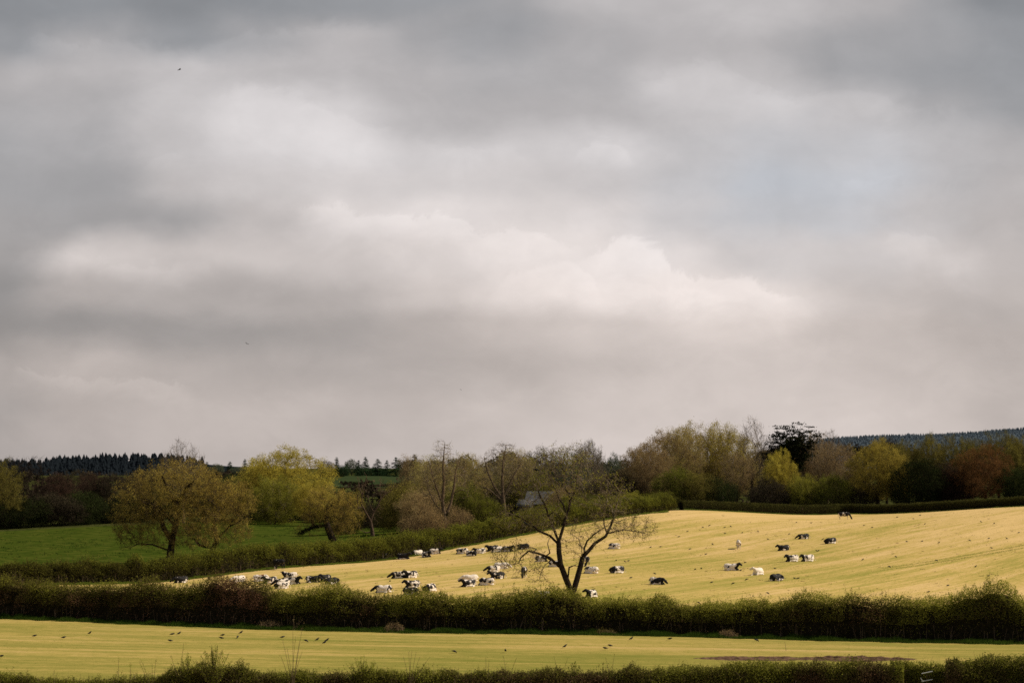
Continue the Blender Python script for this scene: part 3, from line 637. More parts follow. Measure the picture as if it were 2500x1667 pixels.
# --- placed trees: arch, px, Y, width px, top py, leaf, bark, name, label
T = [
 ('bare_a',448,452,98,1076,'bud','bark_mid','bare_tree','bare twiggy tree top showing above the broad golden oak',.4),
 ('oak_a',705,470,245,1096,'oak_green','bark_dark','oak_tree','great yellow green oak on the far side of the green pasture',.6),
 ('oak_b',650,480,130,1118,'oak_green','bark_dark','oak_tree','rounded olive oak shouldering the great yellow green oak on its near left side',2.6),
 ('bush_a',672,452,120,1163,'lime','bark_dark','small_tree','bright lime green small tree in front of the great yellow green oak',1.2),
 ('oak_b',765,440,95,1178,'oak_green','bark_dark','small_tree','yellow green small tree at the foot of the great oak, nearer the ivy tree',.2),
 ('bush_b',845,360,90,1200,'olive','bark_dark','bush','dull olive thicket between the ivy tree and the dead tree',.2),
 ('bush_a',985,345,125,1180,'olive','bark_dark','bush','big round olive bush with deep shade under it behind the dead tree',2.2),
 ('bush_b',1030,332,110,1198,'bud_brown','bark','bush','brown twiggy bush between the round olive bush and the tall ivy footed tree',1.9),
 ('bush_c',1035,302,95,1228,'bud_brown','bark','bush','low brown thicket in front of the tall ivy footed tree',.9),
 ('ash_a',1060,360,130,1112,'bud','bark_mid','tree','grey brown budding tree close behind the tall ivy footed tree',.9),
 ('ash_a',1012,390,80,1112,'bud_brown','bark_dark','tree','dark purple brown leafless tree left of the tall ivy footed tree',2.9),
 ('ash_a',1150,375,105,1108,'bud','bark_mid','tree','pale budding tree in the gap between the two big leafless trees',2.0),
 ('bush_a',1140,322,115,1185,'bush','bark','bush','green bush in the winding hedge between the two big leafless trees',.5),
 ('bush_b',1185,318,95,1215,'bush','bark','bush','low green bush under the wide spreading leafless tree',3.5),
 ('bush_c',1105,312,90,1230,'bud_brown','bark','bush','reddish brown bush at the field edge just beyond the ivy footed tree',1.5),
 ('ash_a',1255,400,110,1096,'bud','bark_mid','tree','hazy brown tree behind the wide spreading leafless tree',1.0),
 ('oak_a',1318,440,110,1098,'hazy_brown','bark_mid','tree','hazy grey brown round tree seen past the lone crooked tree',1.0),
 ('bare_a',1442,480,62,1078,'hazy_brown','bark_mid','tree','grey domed tree standing up behind the crown of the lone crooked tree',.3),
 ('oak_b',1440,500,70,1082,'hazy_brown','bark_mid','tree','soft grey brown tree rounding off the skyline behind the lone crooked tree',.3),
 ('oak_b',1385,440,120,1110,'hazy','bark_mid','tree','muted green tree beyond the barn, half hidden by the lone crooked tree',.3),
 ('bush_b',1290,400,100,1150,'bush','bark','bush','mixed green thicket rising behind the barn',.3),
 ('bush_a',1380,372,110,1190,'bud_brown','bark','bush','brown and green thicket between the barn and the field corner',2.3),
 ('bush_c',1450,370,120,1170,'shade','bark_dark','bush','dark brown thicket where hedge and wood meet',.3),
 ('oak_a',1500,520,80,1112,'hazy','bark_mid','tree','pale green distant tree in the dip before the right wood',.3),
 ('oak_b',1550,500,90,1122,'hazy','bark_mid','tree','misty green tree close against the edge of the right wood',1.3),
 ('bush_c',1520,410,130,1150,'shade','bark_dark','bush','dark leafless scrub filling the dip before the right wood',1.3),
 # bushes along the winding hedge
 ('bush_b',1330,330,95,1232,'bush','bark','bush','yellow green bush in the winding hedge directly behind the lone crooked tree',1.1),
 ('bush_a',1400,337,105,1208,'bush','bark','bush','tall olive bush in the winding hedge beneath the lone tree branches',2.1),
 ('bush_b',1465,344,100,1205,'bush','bark','bush','brownish green bush third from the far end of the winding hedge',3.1),
 ('bush_a',1535,352,90,1200,'lime','bark','bush','yellow green bush second from the far end of the winding hedge',4.1),
 ('bush_b',1610,356,95,1200,'bush','bark','bush','grey green bush at the corner where the winding hedge meets the clipped one',5.1),
 # right wood, front row
 ('oak_a',1620,425,175,1058,'bud_brown','bark_mid','tree','brown budding tree at the left end of the right wood',0),
 ('oak_b',1590,410,100,1085,'bud_brown','bark_mid','tree','low shouldered brown tree on the outer edge of the right wood',1.1),
 ('ash_a',1665,418,110,1046,'bud','bark_mid','tree','twiggy brown tree between the edge tree and the green topped trees',2),
 ('oak_b',1705,432,150,1036,'bud','bark_mid','tree','green topped tall tree on the crest of the right wood',2),
 ('ash_a',1762,428,115,1034,'oak_green','bark_pale','tree','pale green topped tall tree just before the bare spire tree',1),
 ('oak_a',1790,440,120,1058,'bud','bark_mid','tree','budding tree with green tips behind the bare spire tree',4),
 ('bare_b',1836,405,72,1020,'bud','bark_mid','bare_tree','tall slender bare spire tree in the right wood',0),
 ('ash_a',1800,402,90,1105,'bud_brown','bark_mid','tree','shorter brown tree at the foot of the bare spire tree',2),
 ('bush_a',1655,398,120,1143,'bush','bark','bush','dark based green bush below the brown trees of the right wood',0),
 ('bush_b',1712,395,80,1155,'olive','bark','bush','yellow tinged bush next to the dark based green bush',2),
 ('bush_c',1760,394,90,1165,'shade_green','bark_dark','bush','dim bush under the green topped trees',2),
 ('oak_a',1905,398,75,1100,'oak_green','bark_dark','small_tree','yellow green young tree in front of the black green pine',2.2),
 ('bare_a',1880,425,90,1062,'bud','bark_mid','bare_tree','grey bare tree showing between the spire tree and the pine',2.2),
 ('oak_b',1985,425,110,1062,'bud_brown','bark_mid','tree','brown leafless tree immediately right of the pine',1.2),
 ('bare_a',2020,418,85,1052,'bud_brown','bark_mid','bare_tree','bare topped tree poking up against the sky between pine and yellow oak',3.2),
 ('ash_a',2040,412,105,1085,'bud_brown','bark_mid','tree','brown tree leaning toward the yellow oak',.2),
 ('bush_a',1962,392,70,1160,'lime','bark','bush','small bright green bush under the pine',1),
 ('bush_b',2030,392,90,1160,'bush','bark','bush','dim green bush behind the clipped hedge near the yellow oak',1),
 ('bush_c',1875,392,120,1165,'shade','bark_dark','bush','dark brown scrub beneath the pine',1),
 ('bush_c',1950,400,120,1150,'shade','bark_dark','bush','dark scrub between the pine and the brown leafless tree',2),
 ('oak_a',2145,392,160,1076,'oak_yellow','bark_dark','oak_tree','yellow oak with full rounded crown standing behind the clipped hedge',3.0),
 ('oak_b',2195,388,80,1150,'oak_yellow','bark_dark','small_tree','low yellow bough of leaves on the right flank of the yellow oak',1.0),
 ('bush_b',2240,385,110,1120,'dark','bark_dark','bush','near black holly thicket right of the yellow oak',1),
 ('ash_a',2165,440,75,1068,'shade','bark_dark','tree','dark leafless tree peeping over the yellow oak',1),
 ('oak_b',2215,430,75,1078,'olive','bark_dark','tree','dull olive tree right behind the yellow oak',2),
 ('oak_a',2268,425,85,1063,'olive','bark_dark','tree','tall olive green domed tree above the holly thicket',3),
 ('oak_b',2325,425,75,1068,'olive','bark_dark','tree','olive domed tree between the holly thicket and the copper tree',4),
 ('bush_c',2290,392,110,1130,'shade','bark_dark','bush','brown shaded thicket below the olive domed trees',4),
 ('bush_a',2330,388,110,1135,'shade_red','bark_dark','bush','reddish shaded thicket against the copper tree',4),
 ('ash_a',2375,430,60,1072,'olive','bark_dark','tree','slim olive tree behind the copper tree',1),
 ('oak_a',2405,385,150,1090,'copper','bark_dark','oak_tree','copper red broad tree behind the right end of the clipped hedge',1),
 ('oak_b',2440,425,100,1058,'olive','bark_dark','tree','tall olive tree directly over the copper tree',5),
 ('oak_a',2495,420,90,1070,'olive','bark_dark','tree','olive tree cut by the right edge of the picture',2),
 ('bush_b',2490,380,100,1140,'shade_green','bark_dark','bush','dark green thicket cut by the right edge of the picture',2),
 ('bush_c',2100,396,120,1165,'shade','bark_dark','bush','dark undergrowth bush beneath the yellow oak',2),
 # left wood, its cloud shade put into the leaf colours
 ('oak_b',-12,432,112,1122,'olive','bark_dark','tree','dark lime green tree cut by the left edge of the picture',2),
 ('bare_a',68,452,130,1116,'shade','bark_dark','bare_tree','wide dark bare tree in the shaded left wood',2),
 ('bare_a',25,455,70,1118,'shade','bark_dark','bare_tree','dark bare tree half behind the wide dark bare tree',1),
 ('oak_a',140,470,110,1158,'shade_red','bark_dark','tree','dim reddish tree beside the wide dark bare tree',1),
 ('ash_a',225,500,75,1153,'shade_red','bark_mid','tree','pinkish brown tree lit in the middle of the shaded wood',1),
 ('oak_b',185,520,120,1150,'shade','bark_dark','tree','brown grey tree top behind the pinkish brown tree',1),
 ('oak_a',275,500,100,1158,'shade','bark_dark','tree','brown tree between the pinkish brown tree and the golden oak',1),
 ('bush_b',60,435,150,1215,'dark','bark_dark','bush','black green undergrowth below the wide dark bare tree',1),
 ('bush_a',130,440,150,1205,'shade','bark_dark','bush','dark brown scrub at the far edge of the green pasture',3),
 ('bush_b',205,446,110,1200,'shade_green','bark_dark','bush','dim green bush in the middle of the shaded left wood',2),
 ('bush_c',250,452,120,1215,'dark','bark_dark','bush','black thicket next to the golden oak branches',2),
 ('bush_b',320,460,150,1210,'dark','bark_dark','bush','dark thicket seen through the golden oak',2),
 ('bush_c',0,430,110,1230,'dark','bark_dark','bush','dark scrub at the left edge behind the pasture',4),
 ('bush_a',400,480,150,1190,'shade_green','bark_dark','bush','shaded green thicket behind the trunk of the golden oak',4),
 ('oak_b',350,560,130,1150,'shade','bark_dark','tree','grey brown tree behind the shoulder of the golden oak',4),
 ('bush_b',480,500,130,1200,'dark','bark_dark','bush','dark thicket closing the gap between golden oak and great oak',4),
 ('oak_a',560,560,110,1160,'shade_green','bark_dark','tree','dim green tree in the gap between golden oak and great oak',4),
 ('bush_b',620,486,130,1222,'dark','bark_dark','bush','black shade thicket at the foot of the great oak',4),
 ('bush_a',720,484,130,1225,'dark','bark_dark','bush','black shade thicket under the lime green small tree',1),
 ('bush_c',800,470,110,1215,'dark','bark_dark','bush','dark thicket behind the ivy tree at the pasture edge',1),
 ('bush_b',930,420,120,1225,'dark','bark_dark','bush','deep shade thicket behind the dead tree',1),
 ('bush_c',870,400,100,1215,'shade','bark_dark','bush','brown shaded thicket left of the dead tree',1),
]
for a, px, Y, w, top, lf, wd, nm, lb, rz in T:
    plant(a, px, Y, w, top, lf, wd, nm, lb, 'bush' if nm == 'bush' else 'tree', rz)
# distant tree belt beyond the far pasture
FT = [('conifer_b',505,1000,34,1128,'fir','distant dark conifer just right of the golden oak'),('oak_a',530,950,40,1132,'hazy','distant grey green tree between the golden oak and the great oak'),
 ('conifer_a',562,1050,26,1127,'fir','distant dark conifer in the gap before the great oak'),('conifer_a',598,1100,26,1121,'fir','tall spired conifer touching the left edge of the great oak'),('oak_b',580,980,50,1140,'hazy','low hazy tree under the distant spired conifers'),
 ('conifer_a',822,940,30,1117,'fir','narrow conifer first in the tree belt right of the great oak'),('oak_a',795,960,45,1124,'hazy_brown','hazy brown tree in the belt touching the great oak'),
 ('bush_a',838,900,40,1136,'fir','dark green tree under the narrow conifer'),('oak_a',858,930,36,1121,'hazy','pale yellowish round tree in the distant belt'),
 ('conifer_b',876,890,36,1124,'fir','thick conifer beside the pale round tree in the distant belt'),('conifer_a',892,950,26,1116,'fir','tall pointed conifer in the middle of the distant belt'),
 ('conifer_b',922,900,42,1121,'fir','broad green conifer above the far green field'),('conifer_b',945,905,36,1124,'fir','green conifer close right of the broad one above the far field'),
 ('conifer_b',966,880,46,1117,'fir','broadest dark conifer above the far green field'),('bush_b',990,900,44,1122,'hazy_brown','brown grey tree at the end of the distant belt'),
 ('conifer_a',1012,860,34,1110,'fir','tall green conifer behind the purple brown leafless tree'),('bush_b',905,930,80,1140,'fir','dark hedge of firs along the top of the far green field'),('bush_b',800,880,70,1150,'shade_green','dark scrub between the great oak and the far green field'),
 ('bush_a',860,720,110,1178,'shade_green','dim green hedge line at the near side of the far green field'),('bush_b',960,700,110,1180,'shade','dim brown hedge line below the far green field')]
for a, px, Y, w, top, lf, lb in FT:
    nm = 'conifer_tree' if a.startswith('con') else 'distant_tree'
    plant(a, px, Y, w, top, lf, 'bark_dark', nm, lb, 'tree', (px*.7) % 6, 'trees of the distant belt')
# far woodland reading as one mass on the skyline
def wood_mass(name, spans, mat, label, r, dens=1.0):
    """spans: px from, px to, distance, crown top row, thickness in rows, crown width in px"""
    Ps = []; Ts = []
    for x0, x1, Y, top, th, cw in spans:
        s = Y/F; n = max(3, int((x1-x0)/cw*2.6))
        for k in range(n):
            px = r.uniform(x0, x1); yy = Y+r.uniform(-25, 25); rx = cw*s*r.uniform(.4, .75); tp = top+r.uniform(-.08, .5)*min(th, 40)+r.exponential(3)
            H = (th+(top-tp))*s; zt = ZC-(tp-HZ)*s; m = int(220*dens); v = unit(r.normal(size=(m,3))); v[:,2] = np.abs(v[:,2]); v *= r.uniform(.55, 1.02, (m,1))
            lob = 1+.22*vnoise(v, 5, int(r.integers(1e6)), 2)[:,None]
            P = np.array([X(px, Y), yy, zt-rx*1.0])+v*lob*np.array([rx, rx, rx*1.0]); b = r.uniform(0, 1, (m//2, 3))
            P2 = np.array([X(px, Y), yy-rx*.5, zt-rx])+np.stack([(b[:,0]-.5)*2*rx, (b[:,1]-.5)*rx, -b[:,2]*max(H-rx, 1)], 1)
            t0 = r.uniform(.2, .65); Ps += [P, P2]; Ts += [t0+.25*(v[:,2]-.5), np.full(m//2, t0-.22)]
    P = np.concatenate(Ps); T_ = np.concatenate(Ts); q = leaf_quads(P, 1.0, r, .2, .7)
    o = link(name, quad_mesh(name, q, np.clip(T_+r.normal(0,.1,len(P)),0,.85)), mat); tag(o, label, 'woodland', kind='stuff')
wood_mass('far_woodland', [(-80,420,800,1147,50,36),(420,640,820,1142,60,34),(-80,640,640,1172,70,50),(-80,300,540,1195,110,60),(300,620,560,1200,90,60)], M['shade'], 'shaded brown woodland filling the slope under the conifer ridge', rng)
wood_mass('skyline_woodland', [(990,1640,950,1118,40,36),(1130,1300,850,1100,60,44),(1000,1640,720,1135,60,46),(1440,1560,600,1140,60,40)], M['hazy_brown'], 'hazy brown woodland along the skyline behind the barn', rng)
wood_mass('right_woodland', [(1600,2600,600,1112,100,70),(2060,2600,680,1080,90,60),(1600,2060,520,1130,110,70)], M['shade'], 'dark brown wood interior behind the trees of the right wood', rng)
wood_mass('middle_woodland', [(820,1500,560,1165,110,55),(930,1500,470,1190,90,55)], M['shade'], 'dim brown thicket filling the hollow behind the winding hedge', rng)

# ------------------------------------------------------------------ barn
def box(P0, P1): 
    x0,y0,z0 = P0; x1,y1,z1 = P1
    V = np.array([(x0,y0,z0),(x1,y0,z0),(x1,y1,z0),(x0,y1,z0),(x0,y0,z1),(x1,y0,z1),(x1,y1,z1),(x0,y1,z1)], float)
    return V, np.array([(0,3,2,1),(4,5,6,7),(0,1,5,4),(1,2,6,5),(2,3,7,6),(3,0,4,7)])
def join(parts):
    V = []; Fs = []; n = 0
    for v, f in parts: V.append(np.asarray(v, float)); Fs.append(np.asarray(f)+n); n += len(v)
    return np.concatenate(V), np.concatenate(Fs)
Yb = 385.; zb = gz(X(1310,Yb),Yb); s = Yb/F
topz = ZC-(1199-HZ)*s-zb; eave = ZC-(1227-HZ)*s-zb
e = empty('barn', (X(1316,Yb),Yb,zb), math.radians(-12)); tag(e, 'small barn with grey slate roof half hidden behind the hedge bushes', 'barn')
V = np.array([(-2.6,0,-1),(2.6,0,-1),(2.6,5.4,-1),(-2.6,5.4,-1),(-2.6,0,eave),(2.6,0,eave),(2.6,5.4,eave),(-2.6,5.4,eave),(-2.6,2.7,topz-.15),(2.6,2.7,topz-.15)])
me = bpy.data.meshes.new('barn_wall'); me.from_pydata([tuple(v) for v in V], [], [(0,1,5,4),(1,2,6,9,5),(2,3,7,6),(3,0,4,8,7)]); link('wall', me, M['barnwall'], e)
R = [(-2.95,-.35,eave-.25),(2.95,-.35,eave-.25),(2.95,2.7,topz),(-2.95,2.7,topz),(2.95,5.75,eave-.25),(-2.95,5.75,eave-.25)]
R2 = [(x,y,z-.12) for x,y,z in R]
me = bpy.data.meshes.new('barn_roof'); me.from_pydata(R+R2, [], [(0,1,2,3),(3,2,4,5),(6,9,8,7),(9,11,10,8),(0,6,7,1),(5,4,10,11),(0,3,9,6),(3,5,11,9),(1,7,8,2),(2,8,10,4)]); link('roof', me, M['slate'], e)
V, Fa = box((-2.4,-.0,0),(2.4,3,0)); 
e = empty('shed', (X(1278,Yb-4),Yb-4,zb), math.radians(-12)); tag(e, 'low lean-to shed with grey roof beside the barn', 'shed')
v, f = box((-1.3,0,-1),(1.3,3,eave-.3)); link('wall', mesh_np('shed_wall', v, f), M['barnwall'], e)
v = np.array([(-1.5,-.2,eave-.5),(1.5,-.2,eave-.5),(1.5,3.2,eave+.7),(-1.5,3.2,eave+.7),(-1.5,-.2,eave-.6),(1.5,-.2,eave-.6),(1.5,3.2,eave+.6),(-1.5,3.2,eave+.6)])
link('roof', mesh_np('shed_roof', v, np.array([(0,1,2,3),(4,7,6,5),(0,4,5,1),(3,2,6,7),(0,3,7,4),(1,5,6,2)])), M['slate'], e)

# ------------------------------------------------------------------ hedges
def polyline(pts, step):
    l = np.array(pts, float); d = np.r_[0, np.cumsum(np.linalg.norm(np.diff(l, axis=0), axis=1))]
    t = np.arange(0, d[-1], step); P = np.stack([np.interp(t, d, l[:,0]), np.interp(t, d, l[:,1])], 1)
    k = 9; Pp = np.pad(P, ((k,k),(0,0)), 'edge'); ker = np.ones(2*k+1)/(2*k+1)
    return np.stack([np.convolve(Pp[:,i], ker, 'valid') for i in (0,1)], 1), t
def hedge(name, label, path, hfun, width, leafmat_, seed, dens=110, leaf=.11, rough=.3, shoots=2.0, shootL=.6, tintf=None, twign=20, lowdark=0.0, stems=True):
    r = np.random.default_rng(seed); P, t = polyline(path, .25); Lt = t[-1]
    tang = unit(np.gradient(P, axis=0)); nor = np.stack([tang[:,1], -tang[:,0]], 1)   # towards the camera
    nor *= np.sign(-nor[:,1:2]+1e-9)
    def at(u):
        x = np.interp(u, t, P[:,0]); y = np.interp(u, t, P[:,1]); nx = np.interp(u, t, nor[:,0]); ny = np.interp(u, t, nor[:,1]); return x, y, nx, ny
    pxs = lambda u: 1250+np.interp(u, t, P[:,0])*F/np.interp(u, t, P[:,1])
    def prof(u, a, k=1.0, kz=None):
        """cross-section: a 0..1 from near foot over the top to far foot"""
        H = hfun(pxs(u), u); th = a*math.pi; c = np.cos(th); s_ = np.sin(th)
        ox = np.sign(c)*np.abs(c)**.9*width/2; oz = np.abs(s_)**.72*H
        x, y, nx, ny = at(u); bul = 1+rough*vnoise(np.stack([x*1.0, y*1.0+a*4, oz], 1), .9, seed, 3)*.6
        ox = ox*k*bul; oz = oz*(k if kz is None else kz)*(1+(bul-1)*.35)
        X_ = x+nx*ox; Y_ = y+ny*ox; return np.stack([X_, Y_, ground(x, y)+oz], 1), H
    # inside
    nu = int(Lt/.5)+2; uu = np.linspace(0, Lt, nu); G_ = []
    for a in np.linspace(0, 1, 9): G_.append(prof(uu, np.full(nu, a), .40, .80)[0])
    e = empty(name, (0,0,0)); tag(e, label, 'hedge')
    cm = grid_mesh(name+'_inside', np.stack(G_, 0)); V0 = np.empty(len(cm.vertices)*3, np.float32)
    # leaves
    n = int(Lt*(width+2*float(np.mean(hfun(pxs(uu), uu))))*dens); u = r.uniform(0, Lt, n); a = r.beta(.95, 1.15, n)
    k = 1.0-np.where(r.uniform(0,1,n) < .3, .5, .22)*r.uniform(0, 1, n)+.04*r.normal(size=n)
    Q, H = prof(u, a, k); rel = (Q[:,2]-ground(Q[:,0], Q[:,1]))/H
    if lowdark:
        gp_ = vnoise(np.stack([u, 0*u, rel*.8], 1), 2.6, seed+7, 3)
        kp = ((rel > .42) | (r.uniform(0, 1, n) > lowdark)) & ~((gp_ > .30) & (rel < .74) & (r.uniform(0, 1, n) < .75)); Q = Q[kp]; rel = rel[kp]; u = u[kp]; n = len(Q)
    tint = .47+.20*vnoise(Q, .9, seed+1, 3)+r.normal(0,.11,n)+.42*(rel-.62)  # lighter towards the top: sunlit crest and dark foot put into the tint
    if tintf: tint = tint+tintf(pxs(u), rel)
    Ls = [leaf_quads(Q, leaf, r)]; Ts = [tint]
    # shoots that break the top line
    m = int(Lt*shoots*4); us = r.uniform(0, Lt, m); as_ = r.uniform(.25, .75, m); S, Hs = prof(us, as_, np.full(m, .96))
    Ls_ = shootL*r.uniform(.3, 1, m)*(1+.8*(vnoise(S, .5, seed+2, 2) > .5)); Dv = unit(r.normal(0, .33, (m,3))+np.array([0,0,1.]))
    k2 = 9; tt = r.uniform(.0, 1.0, (m, k2)); SP = (S[:,None]+Dv[:,None]*(Ls_[:,None]*tt)[...,None]+r.normal(0,.05,(m,k2,3))).reshape(-1,3)
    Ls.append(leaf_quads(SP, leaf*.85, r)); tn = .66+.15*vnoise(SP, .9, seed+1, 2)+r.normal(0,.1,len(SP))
    if tintf: tn = tn+tintf(1250+SP[:,0]*F/SP[:,1], np.ones(len(SP)))
    Ts.append(tn)
    link('foliage', quad_mesh(name+'_foliage', np.concatenate(Ls), np.clip(np.concatenate(Ts), 0, .86)), M[leafmat_], e)
    # twigs, stems
    mt = int(Lt*twign); ut = r.uniform(0, Lt, mt); at_ = r.beta(1, 1.2, mt); S2, _ = prof(ut, at_, r.uniform(.8, 1.0, mt))
    D2 = unit(r.normal(0, .6, (mt,3))+np.array([0,0,.8])); Qt = ribbons(S2, D2, r.uniform(.2,.7,mt), .018, r)
    Qs = ribbons(S, Dv, Ls_, .016, r)
    ms = int(Lt*1.6) if stems else 4; u3 = r.uniform(0, Lt, ms); x, y, nx, ny = at(u3); off = width*.5*r.uniform(.55,.85,ms)
    A = np.stack([x+nx*off, y+ny*off, ground(x,y)-.1], 1); B = A+np.stack([r.normal(0,.2,ms), r.normal(0,.1,ms), r.uniform(.7,1.5,ms)], 1)
    Vt, Ft = tubes(A, B, r.uniform(.02,.05,ms), r.uniform(.012,.03,ms), 4)
    allq = np.concatenate([Qt, Qs]).reshape(-1,3); V, Fa = join([(allq, np.arange(len(allq)).reshape(-1,4)), (Vt, Ft)])
    link('branches', mesh_np(name+'_branches', V, Fa), M['twig'], e)
    link('dark_core', cm, M['core'], e)
    return e
def interp_h(tab, wob, seed):
    px = [a for a, b in tab]; h = [b for a, b in tab]
    def f(p, u):
        q = np.stack([u*1.0, np.zeros_like(u), np.zeros_like(u)], 1)
        return np.interp(p, px, h)*(1+wob*vnoise(q, 1.6, seed, 3))
    return f
# middle hedge
hm = interp_h([(-300,3.3),(0,3.3),(200,3.3),(400,3.5),(520,4.0),(600,3.95),(660,3.5),(700,3.3),(780,3.65),(860,3.3),(1000,3.05),(1100,2.95),(1250,3.35),(1340,3.5),(1390,3.15),(1460,3.0),(1600,2.75),(1720,2.35),(1790,2.8),(1850,3.1),(2040,3.6),(2200,3.1),(2300,3.7),(2400,4.3),(2440,4.2),(2500,3.6),(2800,3.6)], .15, 3)
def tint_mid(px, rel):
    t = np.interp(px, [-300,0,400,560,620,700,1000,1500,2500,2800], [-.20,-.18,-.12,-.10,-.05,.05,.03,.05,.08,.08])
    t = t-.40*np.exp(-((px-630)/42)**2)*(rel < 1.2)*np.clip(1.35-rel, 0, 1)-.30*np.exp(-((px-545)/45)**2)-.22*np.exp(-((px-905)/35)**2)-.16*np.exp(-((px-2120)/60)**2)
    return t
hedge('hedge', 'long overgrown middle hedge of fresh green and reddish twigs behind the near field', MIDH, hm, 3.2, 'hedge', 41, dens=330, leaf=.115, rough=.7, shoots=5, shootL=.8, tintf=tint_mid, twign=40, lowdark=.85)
# winding hedge on the left of the cow field
h3 = interp_h([(-300,2.3),(0,2.3),(200,2.5),(400,2.8),(600,3.3),(800,2.9),(1000,3.3),(1100,2.9),(1250,3.0),(1400,3.2),(1560,2.7),(1640,2.2)], .16, 8)
def tint_3(px, rel): return np.interp(px, [0,150,300,420,800,1640], [-.22,-.2,-.18,-.05,.04,.04])
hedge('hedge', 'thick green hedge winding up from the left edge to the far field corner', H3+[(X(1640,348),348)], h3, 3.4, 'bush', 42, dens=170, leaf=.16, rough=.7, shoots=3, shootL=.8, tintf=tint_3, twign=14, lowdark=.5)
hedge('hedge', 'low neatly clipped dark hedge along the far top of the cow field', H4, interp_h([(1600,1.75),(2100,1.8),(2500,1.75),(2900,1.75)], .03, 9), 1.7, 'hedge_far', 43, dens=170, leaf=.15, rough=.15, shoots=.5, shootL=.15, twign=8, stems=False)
NH = [(X(-200,121),121),(X(0,121),121),(X(700,120),120),(X(1250,120),120),(X(1800,119),119),(X(2160,118),118),(X(2240,117.6),117.6)]
hn_ = interp_h([(-200,1.4),(0,1.45),(60,1.35),(170,1.15),(280,1.2),(380,1.4),(480,2.1),(560,2.2),(640,1.7),(800,1.65),(900,1.85),(1050,1.7),(1300,1.75),(1500,1.8),(1700,2.0),(1900,2.15),(2100,2.15),(2240,2.1),(2500,2.55),(2800,2.6)], .09, 12)
def tint_n(px, rel):
    return .06*np.sin(px*.021)+.05*np.sin(px*.043+1)-.20*(np.exp(-((px-1300)/90)**2)+np.exp(-((px-1470)/50)**2)+np.exp(-((px-2330)/40)**2)+.8*np.exp(-((px-1980)/40)**2)+.6*np.exp(-((px-2150)/40)**2))+.12*np.exp(-((px-1850)/150)**2)
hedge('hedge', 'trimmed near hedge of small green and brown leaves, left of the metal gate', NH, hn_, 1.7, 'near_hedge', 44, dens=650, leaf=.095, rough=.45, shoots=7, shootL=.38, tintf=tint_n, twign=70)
NH2 = [(X(2284,117.0),117.0),(X(2400,116.5),116.5),(X(2800,115),115)]
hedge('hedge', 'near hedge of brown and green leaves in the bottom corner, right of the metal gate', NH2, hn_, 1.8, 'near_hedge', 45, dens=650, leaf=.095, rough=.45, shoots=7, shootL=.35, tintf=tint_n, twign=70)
NH3 = [(X(2150,119.6),119.6),(X(2380,119.0),119.0)]
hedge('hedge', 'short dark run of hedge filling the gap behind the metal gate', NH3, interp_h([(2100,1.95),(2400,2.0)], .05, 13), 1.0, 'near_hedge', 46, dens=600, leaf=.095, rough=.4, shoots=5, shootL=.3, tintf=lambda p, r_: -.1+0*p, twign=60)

def near_z(px, Y): return gz(X(px,Y),Y)
# leafy single shoots
def spray(name, px, Y, tops, label, cat, leafm, nleaf=26, lw=.07, group=None, seed=1, wood='twig', base=.6):
    r = np.random.default_rng(seed); z = near_z(px, Y); e = empty(name, (X(px,Y),Y,z)); tag(e, label, cat, group)
    A=[];B=[];ra=[];rb=[];Ps=[]
    for tx, ty in tops:
        b = np.array([r.normal(0,.06),r.normal(0,.05),base]); t = np.array([X(tx,Y)-X(px,Y), r.normal(0,.15), ZC-(ty-HZ)*Y/F-z]); m = (b+t)/2+np.array([(t[0]-b[0])*-.15, r.normal(0,.1), .1])
        q = [b*(1-u)**2+2*m*u*(1-u)+t*u*u for u in np.linspace(0,1,9)]
        for i in range(8): A.append(q[i]); B.append(q[i+1]); ra.append(.016-.0013*i); rb.append(.015-.0013*i)
        for i in range(nleaf):
            u = r.uniform(.25,1); Ps.append(b*(1-u)**2+2*m*u*(1-u)+t*u*u+r.normal(0,.045,3))
    V, Fa = tubes(np.array(A),np.array(B),np.array(ra),np.array(rb),4); link('stem', mesh_np(name+'_stem',V,Fa), M[wood], e)
    P = np.array(Ps); link('leaves', quad_mesh(name+'_leaves', leaf_quads(P, lw, r), np.clip(.6+r.normal(0,.15,len(P)),0,.85)), M[leafm], e)
# shrubs growing out of the near hedge: many upright leafy shoots
for q, (px, Y, w, top, n, lf, lb) in enumerate([(522,119.6,105,1572,46,'fresh','bushy bright green shrub standing up out of the near hedge, the tallest'),
        (455,120,70,1592,26,'fresh','light green leafy shoots beside the tallest shrub in the near hedge'),
        (590,120,90,1606,34,'bush','dense green shrub just right of the tallest shrub in the near hedge'),
        (885,119.6,120,1598,44,'fresh','green leafy shrub in the near hedge midway between dry stalk clusters'),
        (1400,119.6,70,1614,18,'bush','small green shrub poking from the brownest part of the near hedge'),
        (60,120.3,100,1634,24,'bush','ragged green shrub in the near hedge at the bottom left corner')]):
    rr_ = random.Random(q+3); tp = []
    for _ in range(n):
        d_ = rr_.gauss(0, .36); tp.append((px+d_*w*.6, top+rr_.random()**1.1*26+abs(d_)**1.4*42))
    tp[0] = (px+4, top)
    spray('shrub', px, Y, tp, lb, 'shrub', lf, 46, .085, None, 200+q, base=.4)
